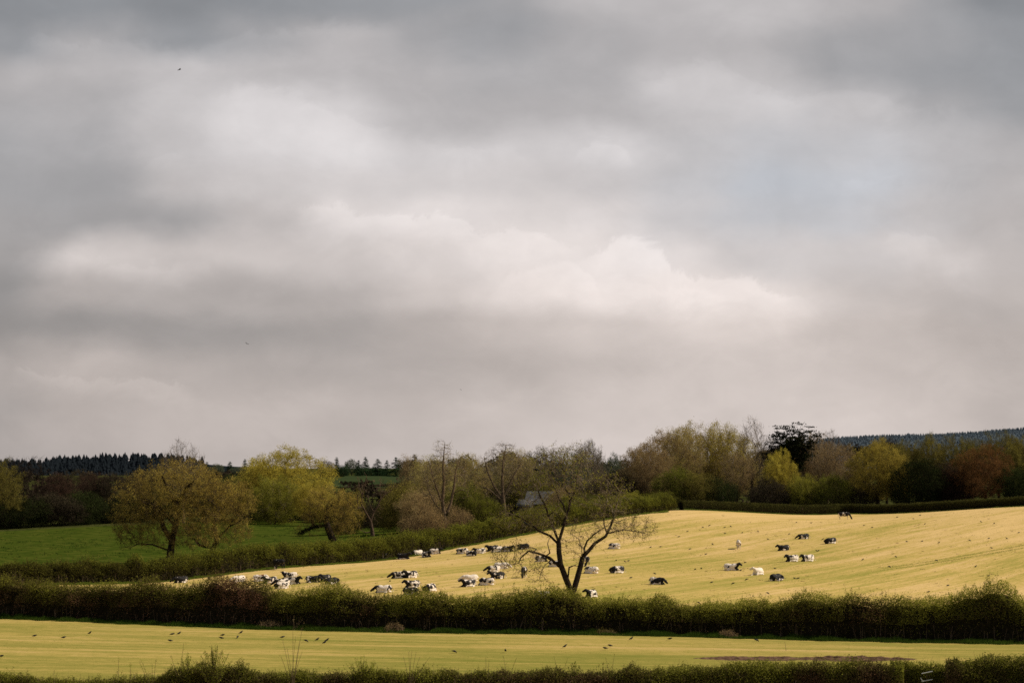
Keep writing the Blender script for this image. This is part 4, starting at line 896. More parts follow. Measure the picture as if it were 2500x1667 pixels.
for i, (px, tops, lb) in enumerate([(291,[(289,1604)],'single upright leafy shoot alone above the left of the near hedge'),(322,[(317,1617)],'short thin leafy shoot next to the single upright one'),
      (368,[(340,1612),(345,1610)],'arching leafy shoot bending towards the short thin one'),(372,[(383,1606),(372,1618)],'two leafed shoots leaning towards the tall green shrub'),
      (440,[(418,1598),(448,1570)],'tall forked leafy shoots at the edge of the tall green shrub'),(1190,[(1186,1603),(1194,1610)],'pair of leafy shoots on the middle of the near hedge'),
      (1240,[(1228,1598),(1262,1604)],'leafy shoots spreading beside the pair in the middle of the hedge'),(1370,[(1352,1600),(1386,1604)],'leafy shoots nearest the small green shrub'),
      (1490,[(1478,1604),(1500,1598)],'leafy shoots between the small green shrub and the soil strip'),(130,[(128,1636),(140,1640)],'short dark leafy shoots near the bottom left corner')]):
    spray('leafy_shoot', px, 119.8, tops, lb, 'plant', 'fresh', seed=60+i, group='leafy shoots above the near hedge')
spray('dead_weed', 712, 119.2, [(690,1560),(700,1580),(716,1530),(722,1552),(731,1570),(742,1515),(738,1590),(686,1598)], 'cluster of tall dry brown seed stalks above the near hedge', 'plant', 'straw', 14, .05, seed=80)
spray('dead_weed', 1000, 119.2, [(985,1600),(998,1590),(1006,1586),(1016,1590),(1026,1600),(1050,1602)], 'fine dry stalks standing beside the leafy shrub in the near hedge', 'plant', 'straw', 9, .04, seed=81)
spray('dead_weed', 1916, 152, [(1916,1565)], 'lone dry stalk standing at the edge of the turned soil', 'plant', 'straw', 4, .04, seed=82, base=0)
# bramble mounds by the middle hedge: low tangles of arching stems
for q, (px, Y, w, top, lf, lb) in enumerate([(662,174.5,72,1516,'bud_brown','brown dead bramble mound against the reddest part of the middle hedge'),(755,173,60,1530,'olive','green bramble clump beside the brown mound'),
        (962,170,58,1520,'bud_brown','dry brown bramble mound in front of the middle of the hedge'),(1775,164.2,50,1538,'bud_brown','low bramble heap near the soil strip end of the middle hedge'),(1480,166.8,60,1536,'olive','small bramble tangle in the shade right of the lone crooked tree')]):
    r = np.random.default_rng(q+300); z = near_z(px, Y); e = empty('bramble', (X(px,Y),Y,z)); tag(e, lb, 'bramble')
    W_ = w*Y/F/2; H_ = ZC-(top-HZ)*Y/F-z; n_ = 90; a0 = r.uniform(-1, 1, n_)*W_*.75; a1 = a0+r.normal(0, .6, n_)*W_*.8; hh_ = H_*r.uniform(.45, 1.05, n_)*np.clip(1.1-np.abs((a0+a1)/2/W_)**2, .15, 1)
    A = []; B = []; y0 = r.normal(0, .35, n_); y1 = y0+r.normal(0, .4, n_)
    tt = np.linspace(0, 1, 8)
    pts = np.stack([a0[:,None]*(1-tt)+a1[:,None]*tt, y0[:,None]*(1-tt)+y1[:,None]*tt, 4*tt*(1-tt)*hh_[:,None]], -1)
    A = pts[:,:-1].reshape(-1,3); B = pts[:,1:].reshape(-1,3); V, Fa = tubes(A, B, np.full(len(A), .014), np.full(len(A), .012), 3)
    link('stems', mesh_np('bramble_stems', V, Fa), M['twig'], e)
    P = pts[:,1:].reshape(-1,3); P = P[r.integers(0, len(P), 1500)]+r.normal(0, .10, (1500,3)); P[:,2] = np.abs(P[:,2])
    link('leaves', quad_mesh('bramble_leaves', leaf_quads(P, .08, r), np.clip(.4+r.normal(0,.18,len(P)),0,.85)), M[lf], e)
spray('dead_weed', 718, 172.5, [(718,1500),(716,1512),(742,1508),(736,1516)], 'tall dry stalks in front of the shaded middle hedge by the brown mound', 'plant', 'straw', 12, .06, seed=83, base=0)

# ------------------------------------------------------------------ grass
def grass(name, path, off0, off1, n, hh, mat, label, seed, w=.03, tuft=.6, tint0=.4):
    r = np.random.default_rng(seed); P, t = polyline(path, .5); u = r.uniform(0, t[-1], n)
    x = np.interp(u, t, P[:,0]); y = np.interp(u, t, P[:,1])
    b = r.beta(1.6, 1.6, n); o = off0+(off1-off0)*b
    edge = np.sin(u*.9)*.25+np.sin(u*2.7+1)*.15; y = y+o-edge*(off0-off1 and 1)*np.clip((off0+(off1-off0)*.5-o), -1, 1)*-1
    Q = np.stack([x, y, ground(x, y)-.02], 1); cl = .55+.45*vnoise(Q, 1.8, seed, 3)
    h = hh*np.clip(cl, .15, 1.4)*r.uniform(.5, 1.2, n); D = unit(r.normal(0, .38, (n,3))+np.array([0,0,1.]))
    o_ = link(name, quad_mesh(name, ribbons(Q, D, h, w, r), np.clip(tint0+.2*vnoise(Q, .5, seed+1, 2)+r.normal(0,.14,n), 0, .85)), M[mat]); tag(o_, label, 'grass', kind='stuff')
grass('verge_grass', MIDH, -3.9, -1.3, 110000, .55, 'grass_dark', 'rough dark green grass along the foot of the middle hedge', 91, .035)
grass('verge_grass', H3+[(X(1640,346),346)], -4.9, -1.6, 90000, .42, 'grass', 'bright green grass strip along the winding hedge', 92, .05)
grass('verge_grass', H4, -3.4, -.9, 26000, .38, 'grass', 'pale tufty grass along the clipped far hedge', 93, .05)
# tufts sprinkled over the mown meadows
r = np.random.default_rng(94); n = 42000
u, v = r.uniform(-60, 2560, n), r.uniform(0, 1, n)
Yn = 165+v**.8*185; xx = X(u, Yn)
h3l = np.array(H3+[(X(1640,346),346)]); lim = np.interp(xx, h3l[:,0], h3l[:,1])
ok = (Yn < lim-3) & (Yn < np.where(u > 1640, np.interp(u, [1640,2060,2560], [344,368,340]), 400)) & (Yn > np.interp(u, [0,2500], [192,164]))
Q = np.stack([xx, Yn, ground(xx, Yn)+.03], 1)[ok]; Q = Q[vnoise(Q*np.array([.35,1,1]), .5, 3, 3) > .12]
D = unit(r.normal(0,.6,Q.shape)+np.array([0,0,1.]))
o = link('meadow_grass', quad_mesh('meadow_grass', ribbons(Q, D, r.uniform(.05,.16,len(Q)), .05, r), np.clip(.6+r.normal(0,.2,len(Q)),0,.85)), M['grass']); tag(o, 'short regrowing grass tufts over the mown cow field', 'grass', kind='stuff')
n = 26000; u = r.uniform(-60, 2560, n); Yn = r.uniform(124, 186, n); xx = X(u, Yn); ok = Yn < np.interp(u, [0,620,1000,1640,2500], [184,173,168,164,156])-0
Q = np.stack([xx, Yn, ground(xx, Yn)+.03], 1)[ok]; Q = Q[vnoise(Q*np.array([.3,1,1]), .6, 6, 3) > .0]
D = unit(r.normal(0,.6,Q.shape)+np.array([0,0,1.]))
o = link('meadow_grass', quad_mesh('meadow_grass', ribbons(Q, D, r.uniform(.03,.09,len(Q)), .03, r), np.clip(.85+r.normal(0,.1,len(Q)),0,.95)), M['grass']); tag(o, 'short regrowing grass tufts over the near field', 'grass', kind='stuff')

n = 9000; u = r.uniform(-60, 1100, n); Yn = r.uniform(250, 470, n); xx = X(u, Yn); h3y = np.interp(xx, h3l[:,0], h3l[:,1]); ok = Yn > h3y+3
Q = np.stack([xx, Yn, ground(xx, Yn)+.03], 1)[ok]; Q = Q[vnoise(Q, .35, 16, 3) > .15]; Q = np.repeat(Q, 3, 0)+r.normal(0, .25, (len(Q)*3, 3))*np.array([1,1,0])
D = unit(r.normal(0,.5,Q.shape)+np.array([0,0,1.]))
o = link('pasture_grass', quad_mesh('pasture_grass', ribbons(Q, D, r.uniform(.10,.35,len(Q)), .09, r), np.clip(.25+r.normal(0,.25,len(Q)),0,.85)), M['grass_dark']); tag(o, 'coarse dark tufts scattered over the green pasture', 'grass', kind='stuff')
n = 420; u = r.uniform(250, 2520, n); Yn = r.uniform(190, 350, n); xx = X(u, Yn); h3y = np.interp(xx, h3l[:,0], h3l[:,1]); ok = (Yn < h3y-5) & (Yn > np.interp(u, [0,2500], [196,166])) & (Yn < 338)
Q = np.stack([xx, Yn, ground(xx, Yn)+.05], 1)[ok]; Q = np.repeat(Q, 16, 0)+r.normal(0, .13, (len(Q)*16, 3))*np.array([1,1,.05]); Q[:,2] = ground(Q[:,0], Q[:,1])+.03
D = unit(r.normal(0,.8,Q.shape)+np.array([0,0,.6]))
o = link('trampled_clods', quad_mesh('trampled_clods', ribbons(Q, D, r.uniform(.05,.16,len(Q)), .07, r), np.clip(.1+r.normal(0,.2,len(Q)),0,.6)), M['straw']); tag(o, 'small brown clods and dung trampled into the cow field', 'debris', kind='stuff')
wt = []
for k in (0, 1):
    a = hit(2150, 1388+5*k); b = hit(2520, 1328+7*k); q = r.uniform(0, 1, 1700)[:,None]**.8; P = np.array([[a.x, a.y]])*(1-q)+np.array([[b.x, b.y]])*q+r.normal(0, .22, (1700, 2))
    wt.append(np.stack([P[:,0], P[:,1], ground(P[:,0], P[:,1])+.03], 1))
Q = np.concatenate(wt); D = unit(r.normal(0,.6,Q.shape)+np.array([0,0,1.]))
o = link('meadow_grass', quad_mesh('meadow_grass', ribbons(Q, D, r.uniform(.05,.12,len(Q)), .05, r), np.clip(.8+r.normal(0,.2,len(Q)),0,.85)), M['grass']); tag(o, 'greener grass growing along a pair of wheel tracks in the cow field', 'grass', kind='stuff')

# ------------------------------------------------------------------ cattle
def loft(pts, rr, k=12, flatten=None):
    """closed tube through pts; rr = (half width, half height) per point"""
    pts = np.array(pts, float); n = len(pts); tg = unit(np.gradient(pts, axis=0)); V = []
    up = np.array([0,0,1.]); 
    for i in range(n):
        t = tg[i]; s_ = np.cross(t, up); 
        if np.linalg.norm(s_) < .25: s_ = np.array([0,1.,0]) - t*t[1]
        s_ = unit(s_); b = np.cross(s_, t); a, c = rr[i]
        th = np.arange(k)*2*math.pi/k; V.append(pts[i]+np.cos(th)[:,None]*s_*a+np.sin(th)[:,None]*b*c)
    V.append(pts[:1]-tg[0]*rr[0][0]*.4); V.append(pts[-1:]+tg[-1]*rr[-1][0]*.4); V = np.concatenate(V); Fs = []
    for i in range(n-1):
        for j in range(k): Fs.append((i*k+j, i*k+(j+1)%k, (i+1)*k+(j+1)%k, (i+1)*k+j))
    c0, c1 = n*k, n*k+1
    for j in range(k): Fs.append((c0, (j+1)%k, j)); Fs.append((c1, (n-1)*k+j, (n-1)*k+(j+1)%k))
    return V, Fs
def body_mesh(name, parts, vox, smooth_it=3):
    V = []; Fs = []; n = 0
    for v, f in parts: V += [tuple(q) for q in v]; Fs += [tuple(i+n for i in q) for q in f]; n += len(v)
    me = bpy.data.meshes.new(name+'_raw'); me.from_pydata(V, [], Fs); ob = bpy.data.objects.new(name+'_raw', me); C.objects.link(ob)
    m = ob.modifiers.new('r', 'REMESH'); m.mode = 'VOXEL'; m.voxel_size = vox
    if smooth_it: q = ob.modifiers.new('s', 'SMOOTH'); q.iterations = smooth_it; q.factor = .5
    dg = bpy.context.evaluated_depsgraph_get(); out = bpy.data.meshes.new_from_object(ob.evaluated_get(dg)); out.name = name
    bpy.data.objects.remove(ob); bpy.data.meshes.remove(me); out.materials.clear(); out.shade_smooth(); return out
def head_parts(p, d, side=(0,1,0), hs=1.22):
    """muzzle, poll, ears and horn buds; p = poll point, d = direction towards the muzzle"""
    p = np.array(p, float); d = unit(np.array(d, float)); s_ = unit(np.cross(d, [0,0,1.]) if abs(d[2]) < .95 else np.array(side, float)); u = np.cross(s_, d)
    if u[2] < 0 and abs(d[2]) < .95: u = -u
    prt = [loft([p-d*.06, p+d*.06, p+d*.22, p+d*.38, p+d*.50], [(.13,.14),(.16,.18),(.135,.155),(.11,.12),(.125,.115)], 10)]
    for q in (-1, 1): prt.append(loft([p+s_*q*.09+u*.04, p+s_*q*.24+u*.05-d*.02, p+s_*q*.36+u*.02-d*.03], [(.035,.055),(.04,.07),(.02,.035)], 8))
    return prt
def torso(pts, rr): return loft(pts, rr, 16)
def leg(*pr): return loft([p for p, r_ in pr], [(r_, r_) for p, r_ in pr], 8)
COW = {}
# standing and grazing; +x is the head end, ground at z = 0
def stand(name, neck, head_p, head_d):
    pr = [torso([(-.98,0,1.16),(-.85,0,1.10),(-.5,0,1.04),(0,0,.98),(.45,0,1.0),(.75,0,1.08),(.95,0,1.12)], [(.16,.20),(.27,.30),(.31,.35),(.35,.41),(.30,.38),(.23,.31),(.14,.22)]),
          loft([(.65,0,1.14)]+neck, [(.20,.28),(.15,.22),(.12,.16),(.10,.13)], 12)]+head_parts(head_p, head_d)
    for sd in (-1,1):
        pr.append(leg(((-.72,sd*.18,1.0),.20),((-.66,sd*.19,.72),.13),((-.86,sd*.18,.50),.075),((-.80,sd*.18,.25),.055),((-.78,sd*.18,.06),.06),((-.74,sd*.18,.0),.07)))
        pr.append(leg(((.62,sd*.17,.95),.15),((.60,sd*.17,.68),.10),((.62,sd*.17,.44),.07),((.60,sd*.17,.2),.05),((.60,sd*.17,.05),.055),((.64,sd*.17,.0),.065)))
    pr.append(loft([(-.42,0,.72),(-.52,0,.60),(-.56,0,.52)], [(.17,.15),(.17,.14),(.10,.08)], 10))
    pr.append(loft([(-1.03,0,1.30),(-1.10,0,1.1),(-1.10,0,.75),(-1.08,0,.5)], [(.035,.035),(.03,.03),(.03,.03),(.05,.05)], 6))
    return body_mesh(name, pr, .035)
COW['graze'] = stand('cow_grazing', [(.95,0,1.0),(1.15,0,.70),(1.25,0,.52)], (1.27,0,.44), (.38,0,-.85))
COW['graze_side'] = stand('cow_grazing_turned', [(.95,-.06,1.0),(1.08,-.25,.68),(1.12,-.38,.5)], (1.13,-.42,.42), (.2,-.45,-.8))
# lying
def lie(name, neck, nr, head_p, head_d, legs=1):
    pr = [torso([(-.98,0,.46),(-.84,0,.52),(-.5,.02,.50),(0,.02,.44),(.36,0,.50),(.62,0,.56),(.78,0,.60)], [(.14,.14),(.34,.34),(.46,.42),(.52,.40),(.44,.42),(.30,.35),(.17,.22)]),
          torso([(-.86,0,.12),(-.4,0,.14),(.2,0,.14),(.66,0,.14)], [(.26,.14),(.56,.20),(.54,.20),(.26,.15)]),
          loft([(.55,0,.60)]+neck, nr, 12)]+head_parts(head_p, head_d)
    # hind legs folded out to both sides, forelegs tucked under the chest
    for sd in (-1,1):
        pr.append(leg(((-.62,sd*.30,.36),.24),((-.30,sd*.46,.26),.16),((-.16,sd*.52,.12),.10),((-.48,sd*.60,.08),.065),((-.28,sd*.66,.05),.05),((-.12,sd*.66,.05),.055)))
        pr.append(leg(((.52,sd*.24,.30),.15),((.80,sd*.27,.14),.10),((.92,sd*.26,.08),.07),((.70,sd*.30,.05),.05),((.55,sd*.30,.05),.055)))
    if legs == 2: pr.append(leg(((.60,-.22,.22),.11),((.95,-.24,.12),.08),((1.2,-.26,.05),.055),((1.36,-.26,.05),.055)))
    pr.append(loft([(-1.1,0,.56),(-1.18,.08,.40),(-1.16,.2,.18),(-1.05,.34,.06)], [(.035,.035),(.03,.03),(.03,.03),(.045,.045)], 6))
    return body_mesh(name, pr, .035)
COW['lie_up'] = lie('cow_lying_head_up', [(.80,0,.74),(.90,0,.84),(.94,0,.90)], [(.26,.33),(.21,.25),(.16,.18),(.13,.14)], (.94,0,.92), (.86,0,-.46))
COW['lie_look'] = lie('cow_lying_looking_round', [(.80,-.03,.74),(.90,-.10,.84),(.92,-.14,.89)], [(.26,.33),(.21,.25),(.16,.18),(.13,.14)], (.92,-.15,.92), (.25,-.9,-.42), 2)
COW['lie_low'] = lie('cow_lying_head_low', [(.84,0,.66),(1.0,-.05,.58),(1.08,-.08,.52)], [(.24,.30),(.19,.22),(.15,.17),(.13,.14)], (1.10,-.08,.50), (.80,-.30,-.55))
COW['lie_curl'] = lie('cow_lying_head_on_flank', [(.86,-.18,.56),(.84,-.42,.46),(.66,-.56,.34)], [(.22,.27),(.16,.18),(.12,.13),(.10,.11)], (.60,-.58,.30), (-.85,-.15,-.30))

def place_cow(px, py, pose, deg, coat_, label, sc=1.0):
    """deg: heading, 0 = facing right across the view, 90 = away from the camera, 180 = left, 270 = towards it"""
    if pose.startswith('lie'): deg += (random.choice((-1,1)) if pose == 'lie_curl' else (1 if abs(deg-180) < 60 else -1))*random.uniform(12, 38)
    p = hit(px, py); e = bpy.data.objects.new('cow', COW[pose]); C.objects.link(e)
    if not COW[pose].materials: COW[pose].materials.append(M['coat_p'])
    e.material_slots[0].link = 'OBJECT'; e.material_slots[0].material = M['coat_'+coat_]
    a = math.radians(deg); dx = gz(p.x+.8*math.cos(a), p.y+.8*math.sin(a))-gz(p.x-.8*math.cos(a), p.y-.8*math.sin(a))
    e.location = (p.x, p.y, p.z+.05-.03); e.rotation_euler = (0, -math.atan2(dx, 1.6), a)
    s_ = sc*random.uniform(.88, .98); e.scale = (s_, s_, s_)
    tag(e, label, 'cow', 'dairy cows in the mown field')
COWS = [
 (681,1391,'graze_side',140,'b','black cow with pale legs standing in the hedge shadow, grazing at the winding hedge',1.1),
 (827,1374,'lie_curl',165,'b','black cow with white rump lying alone close under the winding hedge'),
 (931,1366,'lie_look',10,'w','white spotted cow with black head lying by the hedge, first of the far row'),
 (985,1365,'lie_up',5,'b','black cow lying with head raised, next after the white spotted one by the hedge'),
 (1019,1356,'lie_low',200,'w','white cow lying at the back of the huddle of three near the hedge'),
 (1041,1360,'lie_up',330,'p','black headed pied cow lying in front in the huddle of three near the hedge'),
 (1063,1352,'lie_up',10,'w','white cow with small black head lying at the far end of the huddle of three'),
 (1128,1352,'lie_curl',200,'p','cow with black front and white flank lying first of the middle row group'),
 (1150,1357,'lie_low',340,'p','grey black cow lying flat between the black fronted cow and the one with raised head'),
 (1172,1351,'lie_up',170,'w','white bodied cow with raised dark head lying in the middle row group'),
 (1203,1345,'lie_look',185,'b','big black cow with raised head lying behind the white bellied cow'),
 (1213,1348,'lie_low',190,'w','white bellied cow lying in front of the big black cow'),
 (1240,1347,'lie_up',350,'b','black cow lying at the tree side of the big black cow'),
 (1277,1341,'lie_curl',180,'k','dark cow lying seen through the upper left twigs of the lone tree'),
 (1205,1396,'lie_low',190,'w','pinkish white cow with dark face lying under the twig ends of the lone tree'),
 (1224,1389,'lie_low',20,'ww','white cow lying behind the pinkish white cow under the twig ends'),
 (1214,1413,'lie_up',175,'b','black pied cow lying with head up below the pinkish white cow'),
 (1279,1410,'graze',262,'p','black and white cow standing and grazing towards the camera left of the lone tree'),
 (1148,1420,'lie_low',160,'ww','nearly all white cow lying behind two pied cows left of the lone tree'),
 (1144,1432,'lie_look',185,'p','pied cow with black face lying in front of the nearly all white cow'),
 (1187,1429,'lie_curl',190,'p','black shouldered cow with white patch lying beside the black faced pied cow'),
 (973,1412,'lie_low',190,'p','pied cow lying at the left of the touching pair in the middle of the field'),
 (1003,1411,'lie_look',200,'p','pied cow at the tree side of the touching pair in the middle field'),
 (1007,1434,'lie_up',175,'p','black necked cow with raised head lying directly behind the curled black cow'),
 (1004,1452,'lie_curl',0,'b','curled black cow lying just above the middle hedge'),
 (1050,1443,'lie_curl',230,'p','small curled pied cow lying alone beside the curled black cow'),
 (936,1447,'lie_low',165,'w','white cow with black head lying flat against the top of the middle hedge'),
 (636,1419,'lie_low',20,'r','white cow with brown patch lying at the outer end of the big left huddle'),
 (660,1424,'lie_look',250,'p','black and white faced cow in the middle of the big left huddle'),
 (690,1430,'lie_low',175,'w','white speckled cow lying broadside in the big left huddle'),
 (688,1437,'lie_curl',200,'w','white cow with dark patch lowest in the big left huddle, half behind the hedge'),
 (708,1413,'lie_look',160,'w','spotted cow with raised head at the back of the big left huddle'),
 (716,1426,'lie_up',345,'p','pied cow with black head lying at the field side of the big left huddle'),
 (765,1422,'lie_low',10,'b','small black cow lying between the big left huddle and the pair of black cows'),
 (795,1419,'lie_look',215,'b','black cow with raised head and ears, rear one of the pair of black cows'),
 (810,1426,'lie_curl',350,'b','black cow lying in front of the pair of black cows'),
 (583,1421,'lie_low',190,'ww','white cow nearly hidden behind the middle hedge, left of the big huddle'),
 (442,1423,'lie_low',185,'b','black cow lying in the narrow field corner between the two hedges'),
 (1322,1371,'lie_low',0,'p','black and white cow lying behind the low left bough of the lone tree'),
 (1355,1384,'lie_curl',180,'w','white cow mostly hidden behind the left trunk of the lone tree'),
 (1432,1382,'graze_side',285,'w','white legged cow grazing behind the right trunk of the lone tree'),
 (1499,1340,'lie_curl',175,'w','white cow with black flank lying just beyond the right boughs of the lone tree'),
 (1443,1400,'lie_curl',185,'w','curled white cow with black face lying near the right trunk of the lone tree'),
 (1507,1399,'lie_curl',185,'p','black cow with white hindquarters lying in the open right of the lone tree'),
 (1604,1427,'lie_low',0,'b','large black cow with white spot on its back lying alone near the middle hedge'),
 (1443,1458,'lie_look',260,'p','cow with black and white face peering over the middle hedge by the lone tree foot'),
 (1322,1462,'lie_curl',180,'w','white cow glimpsed through the hedge top left of the lone tree foot'),
 (2061,1268,'graze',352,'p','black cow with white rump standing and grazing near the clipped far hedge'),
 (1803,1340,'graze',88,'w','white cow standing seen from behind with dark stripe down its tail'),
 (1962,1316,'lie_low',180,'b','black cow lying stretched out with pale hindquarters, farthest of the right group'),
 (2028,1327,'lie_curl',185,'b','small black cow with white streaks lying outermost of the right group'),
 (1913,1344,'lie_up',180,'k','solid black cow lying with head up in the right group'),
 (1934,1371,'lie_up',180,'w','white cow with black neck lying at the near side of the right group'),
 (1972,1370,'lie_up',182,'w','black necked cow with bright white rump lying nearest the two standing crows'),
 (1786,1393,'lie_up',0,'w','pale pied cow with black raised head facing along the slope, alone in the right part'),
 (1850,1403,'lie_look',275,'ww','pale cow lying end on between the black headed cow and the black one'),
 (1895,1418,'lie_curl',20,'k','black cow lying lowest of the right group with head turned away'),
]
for c in COWS: place_cow(*c)

# ------------------------------------------------------------------ crows
def crow_mesh(name, pose):
    if pose == 'fly':
        pr = [loft([(-.20,0,0),(-.08,0,.01),(.06,0,.01),(.15,0,.015),(.20,0,.01)], [(.03,.012),(.05,.04),(.06,.05),(.04,.04),(.015,.015)], 8)]
        for sd in (-1,1): pr.append(([(.10,sd*.04,.02),(.08,sd*.25,.10),(.0,sd*.46,.06),(-.08,sd*.44,.05),(-.07,sd*.22,.08),(-.06,sd*.04,.02),(.10,sd*.04,.0),(.08,sd*.25,.08),(.0,sd*.46,.05),(-.08,sd*.44,.04),(-.07,sd*.22,.06),(-.06,sd*.04,.0)],
            [(0,1,4,5),(1,2,3,4),(6,11,10,7),(7,10,9,8),(0,6,7,1),(1,7,8,2),(2,8,9,3),(3,9,10,4),(4,10,11,5),(5,11,6,0)]))
        return body_mesh(name, pr, .014, 1)
    if pose == 'stand': c = [(-.24,0,.13),(-.12,0,.17),(0,0,.22),(.09,0,.28),(.12,0,.34),(.17,0,.355),(.23,0,.345)]; rr = [(.035,.012),(.055,.04),(.075,.07),(.06,.06),(.042,.045),(.03,.032),(.008,.01)]
    elif pose == 'peck': c = [(-.26,0,.24),(-.13,0,.22),(0,0,.20),(.10,0,.17),(.17,0,.11),(.21,0,.06),(.24,0,.01)]; rr = [(.035,.012),(.055,.04),(.075,.07),(.06,.06),(.042,.042),(.03,.03),(.008,.01)]
    else: c = [(-.26,0,.16),(-.13,0,.18),(0,0,.20),(.10,0,.22),(.17,0,.25),(.22,0,.255),(.28,0,.24)]; rr = [(.035,.012),(.055,.04),(.08,.072),(.065,.06),(.042,.045),(.03,.03),(.008,.01)]
    pr = [loft(c, [(q[0]*1.2, q[1]*1.25) for q in rr], 8)]
    for sd in (-1,1):
        pr.append(leg(((-.02,sd*.035,.15),.022),((.0,sd*.04,.07),.012),((.02,sd*.04,.008),.012),((.06,sd*.04,.008),.010)))
        pr.append(loft([(.08,sd*.065,.24 if pose!='peck' else .19),(-.06,sd*.075,.20),(-.20,sd*.04,.16 if pose!='peck' else .22)], [(.015,.045),(.02,.06),(.012,.02)], 6))
    return body_mesh(name, pr, .016, 1)
CR = {k: crow_mesh('crow_'+k, k) for k in ('stand','peck','walk','fly')}
for m_ in CR.values(): m_.materials.append(M['crow'])
def crow(p, pose, rz, label, group, sc=1.0):
    o = bpy.data.objects.new('crow', CR[pose]); C.objects.link(o); o.location = p; o.rotation_euler = (0,0,math.radians(rz)); o.scale = (sc,)*3
    tag(o, label, 'bird', group); return o
PW = {'stand':'standing upright','peck':'pecking','walk':'walking'}
near = [(3,1607,'walk'),(84,1557,'walk'),(155,1561,'walk'),(219,1551,'stand'),(416,1569,'walk'),(420,1553,'walk'),(437,1551,'stand'),(541,1563,'walk'),(543,1555,'walk'),(580,1560,'peck'),(588,1550,'stand'),
 (689,1561,'walk'),(747,1568,'peck'),(774,1567,'stand'),(792,1574,'stand'),(798,1569,'stand'),(1109,1595,'peck'),(1234,1594,'stand'),(1379,1583,'stand'),(1478,1587,'walk'),(1490,1581,'walk'),(1541,1565,'stand'),(1635,1565,'walk'),(1847,1568,'peck')]
ORD = ['first','second','third','fourth','fifth','sixth','seventh','eighth','ninth','tenth','eleventh','twelfth','thirteenth','fourteenth','fifteenth','sixteenth','seventeenth','eighteenth','nineteenth','twentieth','twenty-first','twenty-second','twenty-third','twenty-fourth','twenty-fifth','twenty-sixth','twenty-seventh','twenty-eighth','twenty-ninth','thirtieth','thirty-first','thirty-second','thirty-third']
for i, (px, py, ps) in enumerate(sorted(near)):
    p = hit(px, py); p.z += .05; crow(p, ps, [10,170,200,340,260,20][(px*7) % 6], f'black crow {PW[ps]} on the near field, {ORD[i]} bird from the left', 'crows feeding on the near field', .86)
far = [(1678,1300),(1657,1313),(1716,1290),(1732,1285),(1769,1290),(1784,1288),(1770,1304),(1812,1303),(1850,1299),(1875,1319),(1740,1332),(1588,1339),(1612,1338),(1684,1343),(1723,1356),(1504,1371),(1526,1374),(1534,1372),
 (1927,1306),(1944,1278),(1980,1279),(2109,1285),(2129,1290),(2009,1319),(1994,1348),(1998,1348),(2106,1370),(1819,1376),(1697,1393),(1712,1391),(1808,1395),(1892,1391),(1598,1403),(1540,1414),(1823,1418),(1737,1425),(1790,1427),(1940,1415),
 (1948,1415),(1874,1451),(1706,1475),(2266,1449),(2314,1433),(2413,1409),(2382,1386),(2171,1386),(2190,1265),(2246,1260),(2230,1269),(2258,1282),(2395,1277),(2427,1281),(2214,1325),(2251,1324),(2292,1328),(2367,1322),(2414,1317),(2458,1318),
 (2421,1341),(2487,1303),(2187,1362),(2286,1371),(1293,1399),(952,1422)]
bands = [(0,1296,'nearest the clipped far hedge'),(1296,1345,'on the upper cow field'),(1345,1400,'on the middle of the cow field'),(1400,1500,'low on the cow field')]
rp = random.Random(5)
for lo, hi, wh in bands:
    sel = sorted(q for q in far if lo <= q[1] < hi)
    for i, (px, py) in enumerate(sel):
        ps = ['stand','peck','walk','walk'][(px+py) % 4] if (px, py) not in [(1994,1348),(1998,1348)] else 'stand'
        p = hit(px, py); p.z += .05; crow(p, ps, rp.choice([0,20,160,180,200,340,300]), f'crow {PW[ps]} {wh}, {ORD[i]} from the left', 'crows feeding in the cow field', .85)
for px, py, Y, rz, sc, lb in [(438,171,150,-20,.72,'bird flying alone high in the upper left sky'),(603,839,260,60,.7,'tiny bird flying halfway down the sky above the great oak'),(1125,951,300,130,.6,'faint speck of a bird flying low in the sky over the bare trees')]:
    o = crow((X(px,Y), Y, ZC-(py-HZ)*Y/F), 'fly', rz, lb, None, sc); o.rotation_euler = (math.radians(28), math.radians(-12), math.radians(rz))
for px, py, ps, lb in [(1310,1147,'walk','crow perched high in the left side of the lone crooked tree'),(1284,1279,'stand','crow sitting on the middle left bough of the lone crooked tree')]:
    crow((X(px,Yt-1.2), Yt-1.2, ZC-(py+6-HZ)*(Yt-1.2)/F), ps, 170, lb, None, 1.15)

# ------------------------------------------------------------------ metal gate in the near hedge
Yg = 116.8; zg = near_z(2262, Yg); e = empty('metal_gate', (X(2262,Yg),Yg,zg), 0); tag(e, 'galvanised metal field gate end showing two pale rails in the near hedge', 'gate')
def gp(px, py, dy=0): return np.array([X(px,Yg)-X(2262,Yg), dy, ZC-(py-HZ)*Yg/F-zg])
def rail(name, a, b, r_): V, Fa = tubes(np.array([a]), np.array([b]), np.array([r_]), np.array([r_]), 10); link(name, mesh_np('gate_'+name, V, Fa), M['metal'], e)
for y0, y1, r_ in ((1643.5,1638,.030),(1662.5,1657.5,.026),(1679,1674,.026),(1695,1690,.026),(1709,1704.5,.026)): rail('rail', gp(2250,y0), gp(2277,y1), r_)
rail('brace', gp(2247.5,1653), gp(2253,1664), .016)

